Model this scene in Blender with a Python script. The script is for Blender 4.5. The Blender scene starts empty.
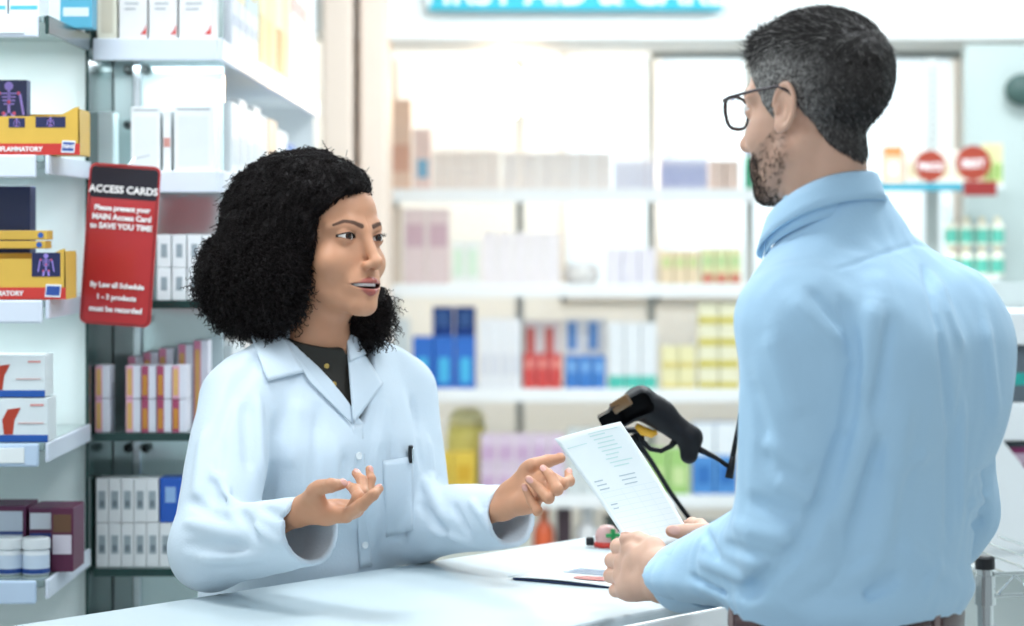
import bpy, bmesh, math, random, os
import numpy as np
from mathutils import Vector, Matrix
random.seed(7)
RNG = np.random.default_rng(11)
SC = bpy.context.scene
COL = SC.collection
R = math.radians
PI = math.pi

# ------------------------------------------------------------------ camera geometry (1024 x 626 frame)
FPX, CAMH, HY = 2418.0, 1.508, 230.0
def at(x, y, Y):
    """the point at distance Y in front of the camera that shows at pixel x, y"""
    return Vector(((x - 512.0) / FPX * Y, Y, CAMH - (y - HY) / FPX * Y))
def sx(x, Y): return (x - 512.0) / FPX * Y
def sz(y, Y): return CAMH - (y - HY) / FPX * Y

# ------------------------------------------------------------------ objects
def tag(o, label=None, cat=None, group=None, kind=None):
    if label: o['label'] = label
    if cat: o['category'] = cat
    if group: o['group'] = group
    if kind: o['kind'] = kind
    return o
def empty(name, loc, rz=0.0, label=None, cat=None, group=None):
    o = bpy.data.objects.new(name, None)
    COL.objects.link(o)
    o.location = loc
    o.rotation_euler = (0, 0, rz)
    o.empty_display_size = 0.02
    return tag(o, label, cat, group)
def link(name, me, m, parent=None, loc=None, smooth=False):
    o = bpy.data.objects.new(name, me)
    COL.objects.link(o)
    if m is not None:
        for mm in (m if isinstance(m, (list, tuple)) else [m]):
            me.materials.append(mm)
    if parent is not None: o.parent = parent
    if loc is not None: o.location = loc
    if smooth: me.polygons.foreach_set('use_smooth', np.ones(len(me.polygons), bool))
    return o
def copy_tree(o, parent=None):
    c = o.copy(); COL.objects.link(c)
    if parent is not None: c.parent = parent
    for ch in list(o.children): copy_tree(ch, c)
    return c

class MB:
    """collects shapes into one bmesh"""
    def __init__(s): s.bm = bmesh.new()
    def _add(s, verts, faces):
        vs = [s.bm.verts.new(v) for v in verts]
        fs = []
        for f in faces:
            try: fs.append(s.bm.faces.new([vs[i] for i in f]))
            except ValueError: pass
        return vs, fs
    def box(s, lo, hi, bevel=0.0, seg=2, M=None):
        x0, y0, z0 = lo; x1, y1, z1 = hi
        P = [(x0,y0,z0),(x1,y0,z0),(x1,y1,z0),(x0,y1,z0),(x0,y0,z1),(x1,y0,z1),(x1,y1,z1),(x0,y1,z1)]
        if M is not None: P = [M @ Vector(p) for p in P]
        vs, fs = s._add(P, [(0,3,2,1),(4,5,6,7),(0,1,5,4),(1,2,6,5),(2,3,7,6),(3,0,4,7)])
        if bevel > 0:
            es = list({e for f in fs for e in f.edges})
            bmesh.ops.bevel(s.bm, geom=es, offset=bevel, segments=seg, affect='EDGES', profile=0.5)
        return s
    def lathe(s, prof, n=24, c=(0,0,0), M=None):
        """prof: (radius, z) pairs bottom to top"""
        rings = []
        for r, z in prof:
            if r < 1e-6: rings.append([s.bm.verts.new((0,0,z))])
            else: rings.append([s.bm.verts.new((r*math.cos(2*PI*i/n), r*math.sin(2*PI*i/n), z)) for i in range(n)])
        for a, b in zip(rings, rings[1:]):
            for i in range(n):
                j = (i+1) % n
                if len(a) == 1 and len(b) == 1: continue
                if len(a) == 1: s.bm.faces.new((a[0], b[j], b[i]))
                elif len(b) == 1: s.bm.faces.new((a[i], a[j], b[0]))
                else: s.bm.faces.new((a[i], a[j], b[j], b[i]))
        T = (M if M is not None else Matrix.Identity(4))
        for r in rings:
            for v in r: v.co = (T @ v.co) + Vector(c)
        return s
    def tube(s, pts, r, n=8, closed=False, cap=True):
        pts = [Vector(p) for p in pts]
        rs = r if isinstance(r, (list, tuple)) else [r]*len(pts)
        rings, up = [], None
        N = len(pts)
        for i, p in enumerate(pts):
            a = pts[(i-1) % N] if (closed or i > 0) else p
            b = pts[(i+1) % N] if (closed or i < N-1) else p
            t = (b - a).normalized()
            if up is None:
                up = t.orthogonal().normalized()
            up = (up - t*up.dot(t))
            up = up.normalized() if up.length > 1e-6 else t.orthogonal().normalized()
            w = t.cross(up)
            rings.append([s.bm.verts.new(p + (up*math.cos(2*PI*k/n) + w*math.sin(2*PI*k/n))*rs[i]) for k in range(n)])
        for i in range(N if closed else N-1):
            a, b = rings[i], rings[(i+1) % N]
            for k in range(n):
                s.bm.faces.new((a[k], a[(k+1) % n], b[(k+1) % n], b[k]))
        if cap and not closed:
            s.bm.faces.new(list(reversed(rings[0]))); s.bm.faces.new(rings[-1])
        return s
    def prism(s, poly, y0, y1, bevel=0.0, M=None):
        """poly in x, z; extruded along y"""
        n = len(poly)
        P = [(x, y0, z) for x, z in poly] + [(x, y1, z) for x, z in poly]
        if M is not None: P = [M @ Vector(p) for p in P]
        F = [tuple(range(n)), tuple(range(2*n-1, n-1, -1))] + [(i, i+n, (i+1) % n + n, (i+1) % n) for i in range(n)]
        vs, fs = s._add(P, F)
        if bevel > 0:
            es = list({e for f in fs[:2] for e in f.edges})
            bmesh.ops.bevel(s.bm, geom=es, offset=bevel, segments=2, affect='EDGES', profile=0.5)
        return s
    def sphere(s, c, r, u=20, v=12):
        M = Matrix.Translation(c) @ Matrix.Diagonal((*(r if isinstance(r, (list, tuple)) else (r,)*3), 1))
        bmesh.ops.create_uvsphere(s.bm, u_segments=u, v_segments=v, radius=1.0, matrix=M)
        return s
    def build(s, name, m, parent=None, loc=None, smooth=False, M=None):
        bmesh.ops.recalc_face_normals(s.bm, faces=s.bm.faces)
        if M is not None: bmesh.ops.transform(s.bm, matrix=M, verts=s.bm.verts)
        me = bpy.data.meshes.new(name)
        s.bm.to_mesh(me); s.bm.free()
        return link(name, me, m, parent, loc, smooth)

def text_mesh(txt, size, align='CENTER', extrude=0.0002, bold=0.0):
    cu = bpy.data.curves.new('txt', 'FONT')
    cu.body = txt; cu.size = size; cu.align_x = align; cu.align_y = 'CENTER'; cu.extrude = extrude; cu.offset = bold
    cu.resolution_u = 3
    o = bpy.data.objects.new('txt', cu); COL.objects.link(o)
    dg = bpy.context.evaluated_depsgraph_get()
    dg.update()
    me = bpy.data.meshes.new_from_object(o.evaluated_get(dg))
    bpy.data.objects.remove(o); bpy.data.curves.remove(cu)
    return me
def text(txt, size, m, parent, loc, rx=PI/2, rz=0.0, align='CENTER', bold=0.0, name='lettering', ry=0.0, sxx=1.0):
    me = text_mesh(txt, size, align, bold=bold)
    me.name = name; me.materials.clear()
    o = link(name, me, m, parent, loc)
    o.rotation_euler = (rx, ry, rz); o.scale = (sxx, 1, 1)
    return o

# ------------------------------------------------------------------ materials
def lin(c):
    if isinstance(c, str):
        c = c.lstrip('#'); c = tuple(int(c[i:i+2], 16)/255 for i in (0, 2, 4))
    return tuple(x/12.92 if x <= 0.04045 else ((x+0.055)/1.055)**2.4 for x in c)
_M = {}
def mat(name, color, rough=0.5, metal=0.0, spec=0.5, noise=0.0, nscale=20.0, bump=0.0, bscale=80.0, trans=0.0, ior=1.45,
        emit=None, estr=0.0, alpha=1.0, sss=0.0, sssr=(1, .35, .2), sheen=0.0, coat=0.0):
    if name in _M: return _M[name]
    m = bpy.data.materials.new(name); m.use_nodes = True
    nt = m.node_tree; b = nt.nodes['Principled BSDF']
    c = lin(color)
    b.inputs['Base Color'].default_value = (*c, 1)
    b.inputs['Roughness'].default_value = rough
    b.inputs['Metallic'].default_value = metal
    b.inputs['Specular IOR Level'].default_value = spec
    b.inputs['IOR'].default_value = ior
    b.inputs['Transmission Weight'].default_value = trans
    b.inputs['Alpha'].default_value = alpha
    if sheen: b.inputs['Sheen Weight'].default_value = sheen
    if coat: b.inputs['Coat Weight'].default_value = coat
    if sss:
        b.inputs['Subsurface Weight'].default_value = sss
        b.inputs['Subsurface Radius'].default_value = sssr
        b.inputs['Subsurface Scale'].default_value = 0.006
    if emit is not None:
        b.inputs['Emission Color'].default_value = (*lin(emit), 1)
        b.inputs['Emission Strength'].default_value = estr
    tc = None
    if noise or bump:
        tc = nt.nodes.new('ShaderNodeTexCoord')
    if noise:
        n = nt.nodes.new('ShaderNodeTexNoise'); n.inputs['Scale'].default_value = nscale; n.inputs['Detail'].default_value = 4
        nt.links.new(tc.outputs['Object'], n.inputs['Vector'])
        mx = nt.nodes.new('ShaderNodeMix'); mx.data_type = 'RGBA'
        mx.inputs[6].default_value = (*[max(0, x*(1-noise)) for x in c], 1)
        mx.inputs[7].default_value = (*[min(1, x*(1+noise)) for x in c], 1)
        nt.links.new(n.outputs['Fac'], mx.inputs[0]); nt.links.new(mx.outputs[2], b.inputs['Base Color'])
    if bump:
        n = nt.nodes.new('ShaderNodeTexNoise'); n.inputs['Scale'].default_value = bscale; n.inputs['Detail'].default_value = 5
        nt.links.new(tc.outputs['Object'], n.inputs['Vector'])
        bp = nt.nodes.new('ShaderNodeBump'); bp.inputs['Strength'].default_value = bump; bp.inputs['Distance'].default_value = 0.002
        nt.links.new(n.outputs['Fac'], bp.inputs['Height']); nt.links.new(bp.outputs['Normal'], b.inputs['Normal'])
    _M[name] = m
    return m
def cm(color, rough=0.45, **k):
    """a plain printed card or plastic of this colour"""
    return mat(f'paint {color} {rough}', color, rough, noise=0.05, nscale=30, **k)
def attr_mix(m, attr, color, rough=None):
    """mixes another pigment into the base colour where the mesh attribute says so (lips, brows, beard, nails)"""
    nt = m.node_tree; b = nt.nodes['Principled BSDF']
    a = nt.nodes.new('ShaderNodeAttribute'); a.attribute_name = attr
    mx = nt.nodes.new('ShaderNodeMix'); mx.data_type = 'RGBA'
    src = b.inputs['Base Color']
    if src.is_linked: nt.links.new(src.links[0].from_socket, mx.inputs[6])
    else: mx.inputs[6].default_value = src.default_value
    mx.inputs[7].default_value = (*lin(color), 1)
    nt.links.new(a.outputs['Fac'], mx.inputs[0]); nt.links.new(mx.outputs[2], src)
    if rough is not None:
        mr = nt.nodes.new('ShaderNodeMix'); mr.data_type = 'FLOAT'
        rs = b.inputs['Roughness']
        if rs.is_linked: nt.links.new(rs.links[0].from_socket, mr.inputs[2])
        else: mr.inputs[2].default_value = rs.default_value
        mr.inputs[3].default_value = rough
        nt.links.new(a.outputs['Fac'], mr.inputs[0]); nt.links.new(mr.outputs[0], rs)

# ------------------------------------------------------------------ implicit surfaces
f32 = np.float32
def V(*a): return np.array(a, f32)
def nrm(v): return v / (np.linalg.norm(v) + 1e-12)
def ln(q): return np.sqrt(np.einsum('ij,ij->i', q, q))
def sph(p, c, r): return ln(p - V(*c)) - f32(r)
def ell(p, c, r, M=None):
    q = p - V(*c)
    if M is not None: q = q @ M
    r = V(*r)
    a = q / r
    k0 = ln(a); k1 = ln(a / r)
    return k0*(k0 - 1)/np.maximum(k1, 1e-6)
def cone(p, a, b, ra, rb):
    a = V(*a); b = V(*b); ba = b - a
    pa = p - a
    h = np.clip(pa @ ba / f32(ba @ ba + 1e-12), 0, 1)
    return ln(pa - h[:, None]*ba) - (ra + (rb - ra)*h).astype(f32)
def rbox(p, c, h, r, M=None):
    q = p - V(*c)
    if M is not None: q = q @ M
    q = np.abs(q) - (V(*h) - f32(r))
    return ln(np.maximum(q, 0)) + np.minimum(q.max(1), 0) - f32(r)
def su(a, b, k):
    h = np.clip(.5 + .5*(b - a)/k, 0, 1).astype(f32)
    return b + (a - b)*h - f32(k)*h*(1 - h)
def ss(a, b, k): return -su(-a, b, k)
def si(a, b, k): return -su(-a, -b, k)
def sstep(a, b, x):
    t = np.clip((x - a)/(b - a), 0, 1); return t*t*(3 - 2*t)
def segd(p, a, b):
    a = V(*a); b = V(*b); ba = b - a; pa = p - a
    h = np.clip(pa @ ba / f32(ba @ ba + 1e-12), 0, 1)
    return ln(pa - h[:, None]*ba), h
def rotm(ax, ang):
    return np.array(Matrix.Rotation(ang, 3, ax), f32)
_NS = [(nrm(RNG.normal(size=3)).astype(f32), float(RNG.uniform(0, 6.28))) for _ in range(40)]
def wob(p, scale, o=0, n=7):
    """cheap smooth noise in about -1..1: a sum of sine waves in scattered directions"""
    s = np.zeros(len(p), f32)
    for i in range(n):
        d, ph = _NS[(o + i) % 40]
        s += np.sin((p @ d)*scale*(0.7 + 0.13*i) + ph + 1.7*np.sin((p @ _NS[(o+i+11) % 40][0])*scale*.6))
    return s/n*1.6

def sdf_mesh(f, lo, hi, vox, B=8, project=1):
    """vertices (N,3) and quads (M,4) of the zero surface of f inside the box; only blocks near it are sampled finely"""
    lo = np.array(lo, float); hi = np.array(hi, float)
    nb = np.ceil((hi - lo)/(vox*B)).astype(int)
    n = nb*B
    bc = [lo[i] + (np.arange(nb[i]) + .5)*B*vox for i in range(3)]
    G = np.stack(np.meshgrid(*bc, indexing='ij'), -1).reshape(-1, 3).astype(f32)
    d = f(G).reshape(nb)
    D = np.repeat(np.repeat(np.repeat(d.astype(f32), B, 0), B, 1), B, 2)
    D = np.where(D == 0, f32(1e-5), D)
    act = np.argwhere(np.abs(d) < B*vox*1.5)
    loc = np.stack(np.meshgrid(*[np.arange(B)]*3, indexing='ij'), -1).reshape(-1, 3)
    CH = 600
    for s in range(0, len(act), CH):
        a = act[s:s+CH]
        I = (a[:, None, :]*B + loc[None]).reshape(-1, 3)
        P = (lo + (I + .5)*vox).astype(f32)
        D[I[:, 0], I[:, 1], I[:, 2]] = f(P)
    S = D < 0
    nx, ny, nz = n
    cnt = np.zeros((nx-1, ny-1, nz-1), np.int8)
    for dx in (0, 1):
        for dy in (0, 1):
            for dz in (0, 1):
                cnt += S[dx:nx-1+dx, dy:ny-1+dy, dz:nz-1+dz]
    cells = np.argwhere((cnt > 0) & (cnt < 8))
    vid = -np.ones(cnt.shape, np.int64)
    vid[cells[:, 0], cells[:, 1], cells[:, 2]] = np.arange(len(cells))
    acc = np.zeros((len(cells), 3)); w = np.zeros(len(cells))
    cor = [(0,0,0),(1,0,0),(0,1,0),(1,1,0),(0,0,1),(1,0,1),(0,1,1),(1,1,1)]
    for i in range(8):
        for ax in range(3):
            if cor[i][ax]: continue
            a = np.array(cor[i]); b = a.copy(); b[ax] = 1
            ia = cells + a; ib = cells + b
            va = D[ia[:, 0], ia[:, 1], ia[:, 2]]; vb = D[ib[:, 0], ib[:, 1], ib[:, 2]]
            m = (va < 0) != (vb < 0)
            t = np.where(m, va/np.where(m, va - vb, 1), 0)
            pos = np.repeat(a[None].astype(float), len(cells), 0); pos[:, ax] = t
            acc[m] += pos[m]; w[m] += 1
    verts = lo + (cells + acc/w[:, None] + .5)*vox
    quads = []
    for ax in range(3):
        a1, a2 = [(1, 2), (2, 0), (0, 1)][ax]
        sl0 = [slice(None)]*3; sl1 = [slice(None)]*3
        sl0[ax] = slice(0, n[ax]-1); sl1[ax] = slice(1, n[ax])
        A = S[tuple(sl0)]; Bq = S[tuple(sl1)]
        E = np.argwhere(A != Bq)
        E = E[(E[:, a1] > 0) & (E[:, a2] > 0) & (E[:, a1] < n[a1]-1) & (E[:, a2] < n[a2]-1)]
        ins = A[E[:, 0], E[:, 1], E[:, 2]]
        e1 = np.zeros(3, int); e1[a1] = 1
        e2 = np.zeros(3, int); e2[a2] = 1
        q = []
        for off in (-e1-e2, -e2, 0*e1, -e1):
            c = E + off
            q.append(vid[c[:, 0], c[:, 1], c[:, 2]])
        q = np.stack(q, 1)
        q[~ins] = q[~ins][:, ::-1]
        quads.append(q)
    quads = np.concatenate(quads)
    quads = quads[(quads >= 0).all(1)]
    for _ in range(project):
        p = verts.astype(f32); e = f32(vox*.5)
        g = np.stack([(f(p + e*np.eye(3, dtype=f32)[i]) - f(p - e*np.eye(3, dtype=f32)[i]))/(2*e) for i in range(3)], 1)
        st = f(p)[:, None]*g/np.maximum((g*g).sum(1), .25)[:, None]
        L = np.linalg.norm(st, axis=1, keepdims=True)
        st *= np.minimum(1, vox*.6/np.maximum(L, 1e-9))
        verts = verts - st
    return verts, quads

def np_mesh(name, verts, faces, attrs=None):
    me = bpy.data.meshes.new(name)
    k = faces.shape[1]
    me.vertices.add(len(verts)); me.vertices.foreach_set('co', np.ascontiguousarray(verts, f32).ravel())
    me.loops.add(faces.size); me.loops.foreach_set('vertex_index', np.ascontiguousarray(faces, np.int32).ravel())
    me.polygons.add(len(faces))
    me.polygons.foreach_set('loop_start', np.arange(0, faces.size, k, dtype=np.int32))
    me.update(calc_edges=True)
    me.validate()
    for an, av in (attrs or {}).items():
        a = me.attributes.new(an, 'FLOAT', 'POINT'); a.data.foreach_set('value', np.ascontiguousarray(av, f32))
    me.polygons.foreach_set('use_smooth', np.ones(len(me.polygons), bool))
    return me
def join_parts(parts):
    """[(verts, quads, attrs)] -> one"""
    vs, qs, n = [], [], 0
    keys = sorted({k for p in parts for k in p[2]})
    at_ = {k: [] for k in keys}
    for v, q, a in parts:
        vs.append(v); qs.append(q + n); n += len(v)
        for k in keys: at_[k].append(a.get(k, np.zeros(len(v), f32)))
    return np.concatenate(vs), np.concatenate(qs), {k: np.concatenate(x) for k, x in at_.items()}
def hit(f, x, y, y0=2.3, y1=5.0):
    """where the ray through pixel x, y first meets the surface of f"""
    o = np.array([0, 0, CAMH]); d = np.array(at(x, y, 1.0)) - o
    Ys = np.arange(y0, y1, 0.012)
    P = (o + Ys[:, None]*d).astype(f32)
    v = f(P)
    i = np.argmax(v < 0)
    if v[i] >= 0:
        i = int(np.argmin(v)); return o + Ys[i]*d
    a, b = Ys[max(i-1, 0)], Ys[i]
    for _ in range(18):
        m = (a + b)/2
        if f((o + m*d)[None].astype(f32))[0] < 0: b = m
        else: a = m
    return o + b*d
def sheet(name, grid, th, m, parent=None, two=None):
    """a cloth or paper sheet of thickness th over a grid of points (rows x columns); two: other material for the back"""
    G = np.array(grid, float); nr, nc = G.shape[:2]
    du = np.gradient(G, axis=1); dv = np.gradient(G, axis=0)
    N = np.cross(du, dv); N /= np.linalg.norm(N, axis=2, keepdims=True) + 1e-12
    A = (G + N*th/2).reshape(-1, 3); Bk = (G - N*th/2).reshape(-1, 3)
    n = nr*nc
    idx = np.arange(n).reshape(nr, nc)
    q = np.stack([idx[:-1, :-1], idx[:-1, 1:], idx[1:, 1:], idx[1:, :-1]], -1).reshape(-1, 4)
    F = [q, q[:, ::-1] + n]
    bd = list(idx[0, :]) + list(idx[1:, -1]) + list(idx[-1, -2::-1]) + list(idx[-2:0:-1, 0])
    e = np.array([[bd[i], bd[(i+1) % len(bd)]] for i in range(len(bd))])
    F.append(np.stack([e[:, 1], e[:, 0], e[:, 0] + n, e[:, 1] + n], 1))
    me = np_mesh(name, np.concatenate([A, Bk]), np.concatenate(F))
    o = link(name, me, [m, two] if two else m, parent)
    if two:
        mi = np.zeros(len(me.polygons), np.int32); mi[len(q):2*len(q)] = 1
        me.polygons.foreach_set('material_index', mi)
    return o
def strands_mesh(name, P, rad, sides=3):
    """P: (S, K, 3) strand points; rad: (S, K) radii -> verts, quads of thin tubes"""
    S, K = P.shape[:2]
    T = np.gradient(P, axis=1); T /= np.linalg.norm(T, axis=2, keepdims=True) + 1e-12
    ref = np.where(np.abs(T[..., 2:3]) < .9, np.array([0, 0, 1.0]), np.array([1.0, 0, 0]))
    U = np.cross(T, ref); U /= np.linalg.norm(U, axis=2, keepdims=True) + 1e-12
    W = np.cross(T, U)
    ang = np.arange(sides)*2*PI/sides
    vv = P[:, :, None, :] + rad[:, :, None, None]*(U[:, :, None, :]*np.cos(ang)[:, None] + W[:, :, None, :]*np.sin(ang)[:, None])
    idx = np.arange(S*K*sides).reshape(S, K, sides)
    nx = np.roll(idx, -1, axis=2)
    q = np.stack([idx[:, :-1], nx[:, :-1], nx[:, 1:], idx[:, 1:]], -1).reshape(-1, 4)
    return vv.reshape(-1, 3), q
# ================================================================== the room
WHITE = mat('white laminate', '#e9eef0', 0.35)
WALLP = mat('wall paint', '#e6ebea', 0.7, noise=0.03, nscale=3)
WARMP = mat('cream wall paint', '#e8dccb', 0.7, noise=0.04, nscale=3)
CEIL = mat('ceiling paint', '#eef1f1', 0.8, noise=0.02, nscale=3)
CHROME = mat('chrome', '#c9d0d2', 0.18, metal=1.0)
DKGLASS = mat('green glass edge', '#1d3a37', 0.15, noise=0.2, nscale=60)
BLACKP = mat('black plastic', '#17191d', 0.38, noise=0.1, nscale=60, bump=0.12, bscale=900)
def struct(name, mb, m):
    o = mb.build(name, m); o['kind'] = 'structure'; return o
FLOORM = mat('pale vinyl floor', '#cfd3d2', 0.35, noise=0.06, nscale=6)
struct('floor', MB().box((-2.2, 0.6, -0.08), (3.2, 9.7, 0.0)), FLOORM)
struct('ceiling', MB().box((-2.2, 1.2, 2.75), (3.2, 9.7, 2.85)), CEIL)
struct('wall_left', MB().box((-1.75, 2.0, 0), (-1.6, 9.6, 2.75)), WALLP)
# back wall with a wide high window band: built around the opening
BW = 9.5
wx0, wx1, wz0, wz1 = sx(560, BW), sx(960, BW), sz(300, BW), sz(48, BW)
b = MB()
b.box((-1.75, BW, 0), (wx0, BW+.12, 2.75)); b.box((wx1, BW, 0), (3.2, BW+.12, 2.75))
b.box((wx0, BW, 0), (wx1, BW+.12, wz0)); b.box((wx0, BW, wz1), (wx1, BW+.12, 2.75))
struct('wall_back', b, mat('back wall paint', '#e3e4e0', 0.7, noise=0.03, nscale=3))
win = struct('window_1', MB().box((wx0, BW+.06, wz0), (wx1, BW+.07, wz1)), mat('daylit frosted window', '#aebbc0', 0.3, emit='#e6f3f8', estr=0.62))
fr = MB()
t = .025
fr.box((wx0, BW-.02, wz0), (wx0+t, BW+.06, wz1)); fr.box((wx1-t, BW-.02, wz0), (wx1, BW+.06, wz1))
fr.box((wx0, BW-.02, wz0), (wx1, BW+.06, wz0+t)); fr.box((wx0, BW-.02, wz1-t), (wx1, BW+.06, wz1))
for xm in (657, 800):
    fr.box((sx(xm, BW)-.016, BW-.02, wz0), (sx(xm, BW)+.016, BW+.06, wz1))
fo = fr.build('window_frame', mat('window frame', '#c9c2b8', 0.4), win)
struct('wall_shopside', MB().box((3.1, 2.6, 0), (3.2, 9.5, 2.75)), WALLP)
# cream pillar and the bulkhead that carries the sign
pl = MB().box((sx(322, 7.2), 7.2, 0), (sx(352, 7.2), 7.6, 2.75), .01).box((sx(358, 7.2), 7.25, 0), (sx(386, 7.2), 7.6, 2.75), .01)
struct('pillar', pl, mat('beige pillar paint', '#e3d2c4', 0.6, noise=0.04, nscale=4))
BH = 7.4
b = MB().box((sx(352, BH), BH, sz(40, BH)), (3.2, BH+.5, 2.75), .008)
b.box((sx(290, BH), BH+.05, sz(30, BH)), (sx(352, BH), BH+.5, 2.75), .006)
b.box((sx(352, BH), BH-.03, sz(40, BH)), (3.2, BH, sz(34, BH)), .004)
struct('bulkhead', b, mat('bulkhead paint', '#edf0ef', 0.6))
struct('trim_1', MB().box((sx(655, 7.7), 7.92, sz(58, 7.92)), (3.1, 7.98, sz(46, 7.92)), .004), mat('grey rail', '#7f8786', 0.4, metal=.2))
# teal sign with white lettering (its top is cut by the frame)
sg = empty('aisle_sign', (sx(575, BH), BH-.035, sz(-14, BH)), 0, 'long teal aisle sign with white capital lettering on the white bulkhead', 'sign')
w2 = (sx(722, BH)-sx(430, BH))/2; h2 = (sz(-40, BH)-sz(12, BH))/2
MB().box((-w2, -.012, -h2), (w2, .012, h2), .004).build('sign_board', mat('teal sign', '#28a9bd', 0.4), sg)
text('FIRST AID & CARE', .115, mat('sign lettering', '#f4f8f8', .5), sg, (0, -.0135, -h2+.055), sxx=1.0, bold=.002)

# ------------------------------------------------------------------ service counter
D_ = Vector((.65, .76, 0)); N_ = Vector((.76, -.65, 0)); A_ = Vector((-.624, 3.13, 0))
CT = 1.0
def cpt(t, n, z): return A_ + D_*t + N_*n + Vector((0, 0, z))
CROT = math.atan2(D_.y, D_.x)
MC = Matrix.Translation(A_) @ Matrix.Rotation(CROT, 4, 'Z')      # local x along the counter, local -y towards the customer
ctr = empty('service_counter', A_, 0, 'long white glossy service counter between the two people', 'counter')
ctr.rotation_euler = (0, 0, CROT)
CTOP = mat('glossy white counter', '#bfccd1', 0.48, noise=0.015, nscale=4, spec=.3)
MB().box((-1.35, -.55, CT-.04), (1.35, 0, CT), .006, 3).build('countertop', CTOP, ctr)
MB().box((-1.33, -.50, .08), (1.33, -.02, CT-.04)).build('cabinet_body', mat('counter front', '#d5dcde', 0.4), ctr)
MB().box((-1.33, -.47, 0), (1.33, -.05, .08)).build('plinth', mat('plinth', '#6e7577', 0.5), ctr)
MB().box((-1.35, -.562, CT-.05), (1.35, -.551, CT-.012), .003).build('edge_band', mat('counter edge band', '#f6f9f9', 0.3), ctr)

# ------------------------------------------------------------------ left display: two end caps of shelving
SHZ = [1.838, 1.609, 1.385, 1.155, .92, .69]
GLS = mat('shelf glass', '#b9cdcc', 0.08, trans=.55, ior=1.45)
RAIL = mat('price rail', '#dbe2ee', 0.3)
RAILB = mat('blue price rail', '#c3d6ec', 0.3)
PAPER = mat('white paper', '#eef2f2', 0.6)
# far unit: front at Y=4.2, aisle side along +Y
u2 = empty('wall_shelving', (-.618, 4.2, 0), 0, 'tall mirror-backed shelving unit reaching back along the aisle behind the pharmacist', 'shelving')
for i, z in enumerate(SHZ):
    MB().box((-.106, 0, z-.012), (.106, 2.05, z), .002).build('shelf', GLS if i > 1 else WHITE, u2)
    if i < 2:
        MB().box((-.108, -.014, z-.036), (.108, -.002, z+.002), .002).build('price_rail', RAIL, u2)
        MB().box((.1065, -.012, z-.036), (.118, 2.05, z+.002), .002).build('price_rail', RAIL, u2)
    else:
        MB().box((-.108, -.008, z-.013), (.108, -.001, z+.001), .001).build('price_rail', DKGLASS, u2)
        MB().box((.1065, -.008, z-.030), (.114, 2.05, z+.002), .002).build('price_rail', RAIL, u2)
MB().box((-.11, .225, 0), (.09, .232, 2.5)).build('back_panel', mat('mirror back panel', '#d6e6e6', 0.12, metal=.6), u2)
MB().box((-.11, 2.06, 0), (.106, 2.08, 2.5)).build('end_panel', WHITE, u2)
MB().box((-.106, .23, 0), (-.10, 2.06, 2.5)).build('side_panel', WHITE, u2)
up = MB().box((-.074, .205, 0), (-.058, .222, 2.5), .002).build('upright', CHROME, u2)
bb = MB()
for z in (1.80, 1.70, 1.575, 1.345, 1.11, .90):
    for dx in (-.082, -.05):
        bb.lathe([(0, 0), (.009, 0), (.005, .012), (0, .012)], 8, (dx, .205, z), Matrix.Rotation(PI/2, 4, 'X'))
bb.build('bolt', mat('black bolt', '#1b2424', .4), up)
MB().box((-.118, -.03, 0), (-.112, .5, 2.55), .001).build('glass_divider', DKGLASS, u2)
# near unit: front at Y=3.8
u1 = empty('end_display', (-.90, 3.8, 0), 0, 'near glass-shelved display end with white price rails at the picture edge', 'shelving')
S1 = [1.846, 1.626, 1.398, 1.173, .958]
for i, z in enumerate(S1):
    MB().box((-.30, 0, z-.012), (.165, .38, z), .002).build('shelf', GLS, u1)
    MB().box((-.30, -.014, z-.036), (.158 + (.0, -.004, .006, .0, -.004)[i], -.002, z), .003).build('price_rail', RAILB if i > 2 else RAIL, u1)
    MB().box((.166, .0, z-.03), (.172, .38, z+.0), .002).build('side_rail', DKGLASS if i == 0 else RAIL, u1)
    if i in (0, 3):
        MB().box((.095, -.0165, z-.03), (.137, -.0145, z-.006), .001).build('price_ticket', PAPER, u1)
MB().box((-.30, .385, 0), (.165, .392, 2.5)).build('back_panel', mat('pale glass back panel', '#eef6f5', 0.25), u1)
MB().box((-.30, .05, 0), (.16, .38, .12)).build('base', WHITE, u1)

# red notice hanging in front of the far unit
NY = 4.02
nt_ = empty('hanging_notice', at(120, 245, NY), R(-6), 'red access cards notice with black header hung on the shelving', 'sign')
nw, nh = .0605, .134
def rrect(w, h, r, n=5, skew=0):
    P = []
    for cx, cy, a0 in ((w-r, h-r, 0), (-w+r, h-r, 90), (-w+r, -h+r, 180), (w-r, -h+r, 270)):
        for i in range(n+1):
            a = R(a0 + 90*i/n); P.append((cx + r*math.cos(a), cy + r*math.sin(a)))
    return P
RED = mat('red notice plastic', '#b32a2d', 0.25, noise=.06, nscale=20, coat=.3)
MB().prism(rrect(nw, nh, .012), 0, .003).build('board', RED, nt_)
MB().prism(rrect(nw-.004, .0255, .004), -.0008, .0002).build('header_panel', mat('black header', '#1e1a26', 0.35), nt_, loc=(0, 0, nh-.0315))
bo = MB()
bo.tube([(x, -.0006, z) for x, z in rrect(nw-.0035, nh-.0035, .01)], .0006, 5, closed=True)
bo.build('border_line', mat('dark red line', '#5d1016', .4), nt_)
WT = mat('white print', '#f2eeee', .5)
for s_, sz_, zz in (('ACCESS CARDS', .0168, nh-.043), ('Please present your', .0118, nh-.074), ('MAIN Access Card', .0128, nh-.089), ('to SAVE YOU TIME', .0128, nh-.104),
                    ('By Law all Schedule', .0116, -nh+.066), ('1 - 3 products', .0118, -nh+.046), ('must be recorded', .0124, -nh+.026)):
    text(s_, sz_, WT, nt_, (0, -.0014, zz), bold=.0005)
nt_.rotation_euler = (0, R(4), R(-6))
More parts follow.
